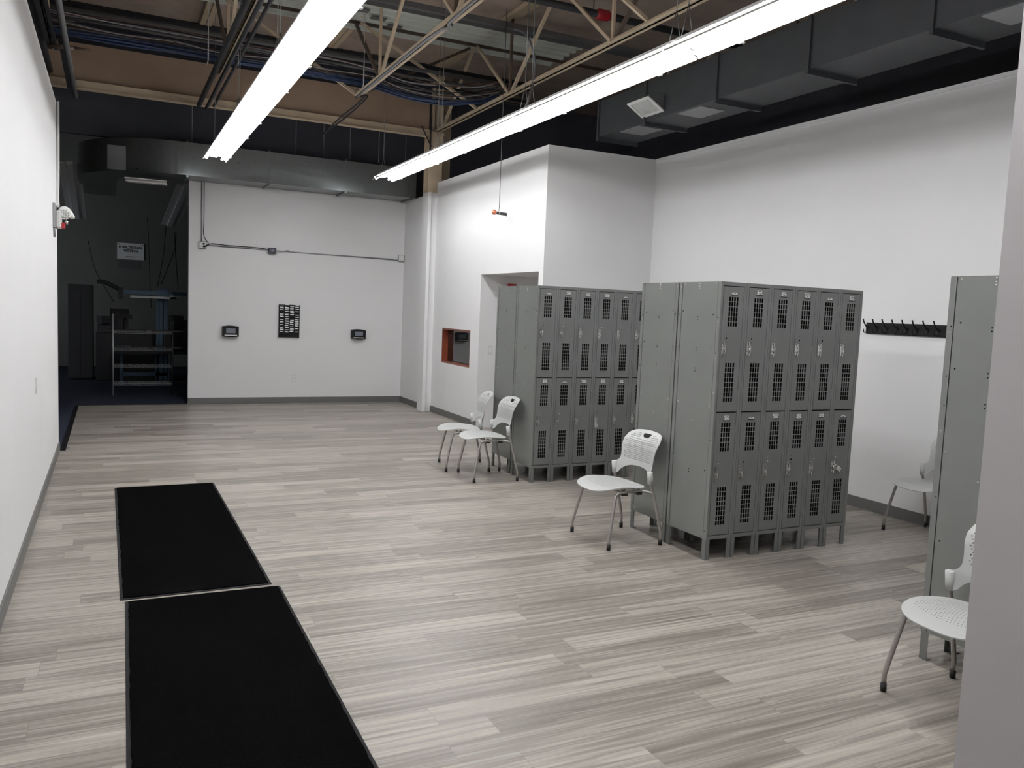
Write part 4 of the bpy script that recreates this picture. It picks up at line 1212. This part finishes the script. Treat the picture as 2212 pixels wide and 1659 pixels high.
for k in range(9):
    bx0 = hx.x+rg.uniform(-0.16, 0.32); zz0 = 0.96+0.09*(k % 4); mt_ = Matrix.Translation((bx0, Yw+1.15+rg.uniform(-0.15, 0.15), zz0)) @ Matrix.Rotation(rg.uniform(-0.4, 0.4), 4, 'Z')
    box(bm, -0.16, 0.16, -0.12, 0.12, 0.0, rg.uniform(0.08, 0.22), mt_)
tag(obj('machine_heap', bm, DARKST), 'dark heap of equipment on the bulky table behind the wire rack', 'machine')
bm = B((0, 1.3, 0, 0.8, 0, 0.95)); tag(obj('work_table', bm, FLAT_DK, None, 0.01, (W(205, 690).x, Yw+0.8, 0)), 'dark bulky table between the tall cabinet and the workbench', 'table')
# hanging cords
for (pp, lb) in (([(318, 470), (320, 505), (322, 560), (324, 620), (327, 665)], 'leftmost near-vertical cord hanging in the dark room'),
                 ([(358, 490), (354, 540), (346, 590), (340, 618)], 'cord slanting left down to the workbench posts'),
                 ([(380, 500), (378, 535), (362, 580), (348, 614)], 'cord slanting from the upper right to the bench posts'),
                 ([(377, 503), (379, 540), (382, 590), (385, 626)], 'rightmost cord hanging in the dark room'),
                 ([(190, 520), (203, 575), (220, 610), (246, 652)], 'cord slanting down from the left behind the black arm')):
    bm = bmesh.new(); tube(bm, catmull([W(*q) for q in pp], 4), 0.009, 6)
    o_ = obj('power_cord', bm, BLACKC); o_.parent = bench; o_.matrix_parent_inverse = Matrix.Translation((-p0.x, -Yw, 0))


# unlit fixtures of the dark room
def dead_light(pa, pb, Ya, Yb, wd, lb):
    a_ = ony(pa[0], pa[1], Ya); b_ = ony(pb[0], pb[1], Yb); bm = bmesh.new()
    bar(bm, a_, b_, wd*0.3, 0.06)
    t_ = thing('unlit_fixture', lb, 'ceiling light', (0, 0, 0), 0, 'unlit fixtures of the dark room')
    obj('channel', bm, FIXW, t_)
    d_ = (b_-a_).normalized(); s_ = d_.cross(Vector((0, 0, 1))).normalized()*wd*0.36
    bm = bmesh.new(); z_ = Vector((0, 0, 0.03))
    bar(bm, a_+s_-z_*0, b_+s_, wd*0.36, 0.012); bar(bm, a_-s_, b_-s_, wd*0.36, 0.012); obj('reflector', bm, FIXW, t_)


dead_light((150, 352), (166, 470), 14.9, 18.4, 0.30, 'unlit light fixture hanging beyond the left wall edge')
dead_light((272, 388), (360, 396), 14.0, 13.95, 0.5, 'unlit wide light fixture under the duct elbow')
dead_light((404, 400), (366, 486), 15.3, 19.5, 0.30, 'unlit light fixture just left of the far white wall')
Pq = ony(252, 340, 13.3)
tag(obj('metal_sheet', B((Pq.x-0.12, Pq.x+0.12, 13.3, 13.32, Pq.z-0.17, Pq.z+0.17)), GREYST), 'small grey sheet hanging in front of the duct elbow', 'sheet')
ld = bpy.data.lights.new('dark_room_fill', 'AREA'); ld.shape = 'RECTANGLE'; ld.size = 2.0; ld.size_y = 2.0; ld.energy = 48; ld.color = (0.85, 0.93, 1.0)  # added fill light, out of view, lifts the far wall and sign
lo = bpy.data.objects.new('dark_room_fill', ld); COL.objects.link(lo); lo.location = (-4.6, 17.8, 2.4); lo.rotation_euler = (math.radians(86), 0, math.radians(-38))
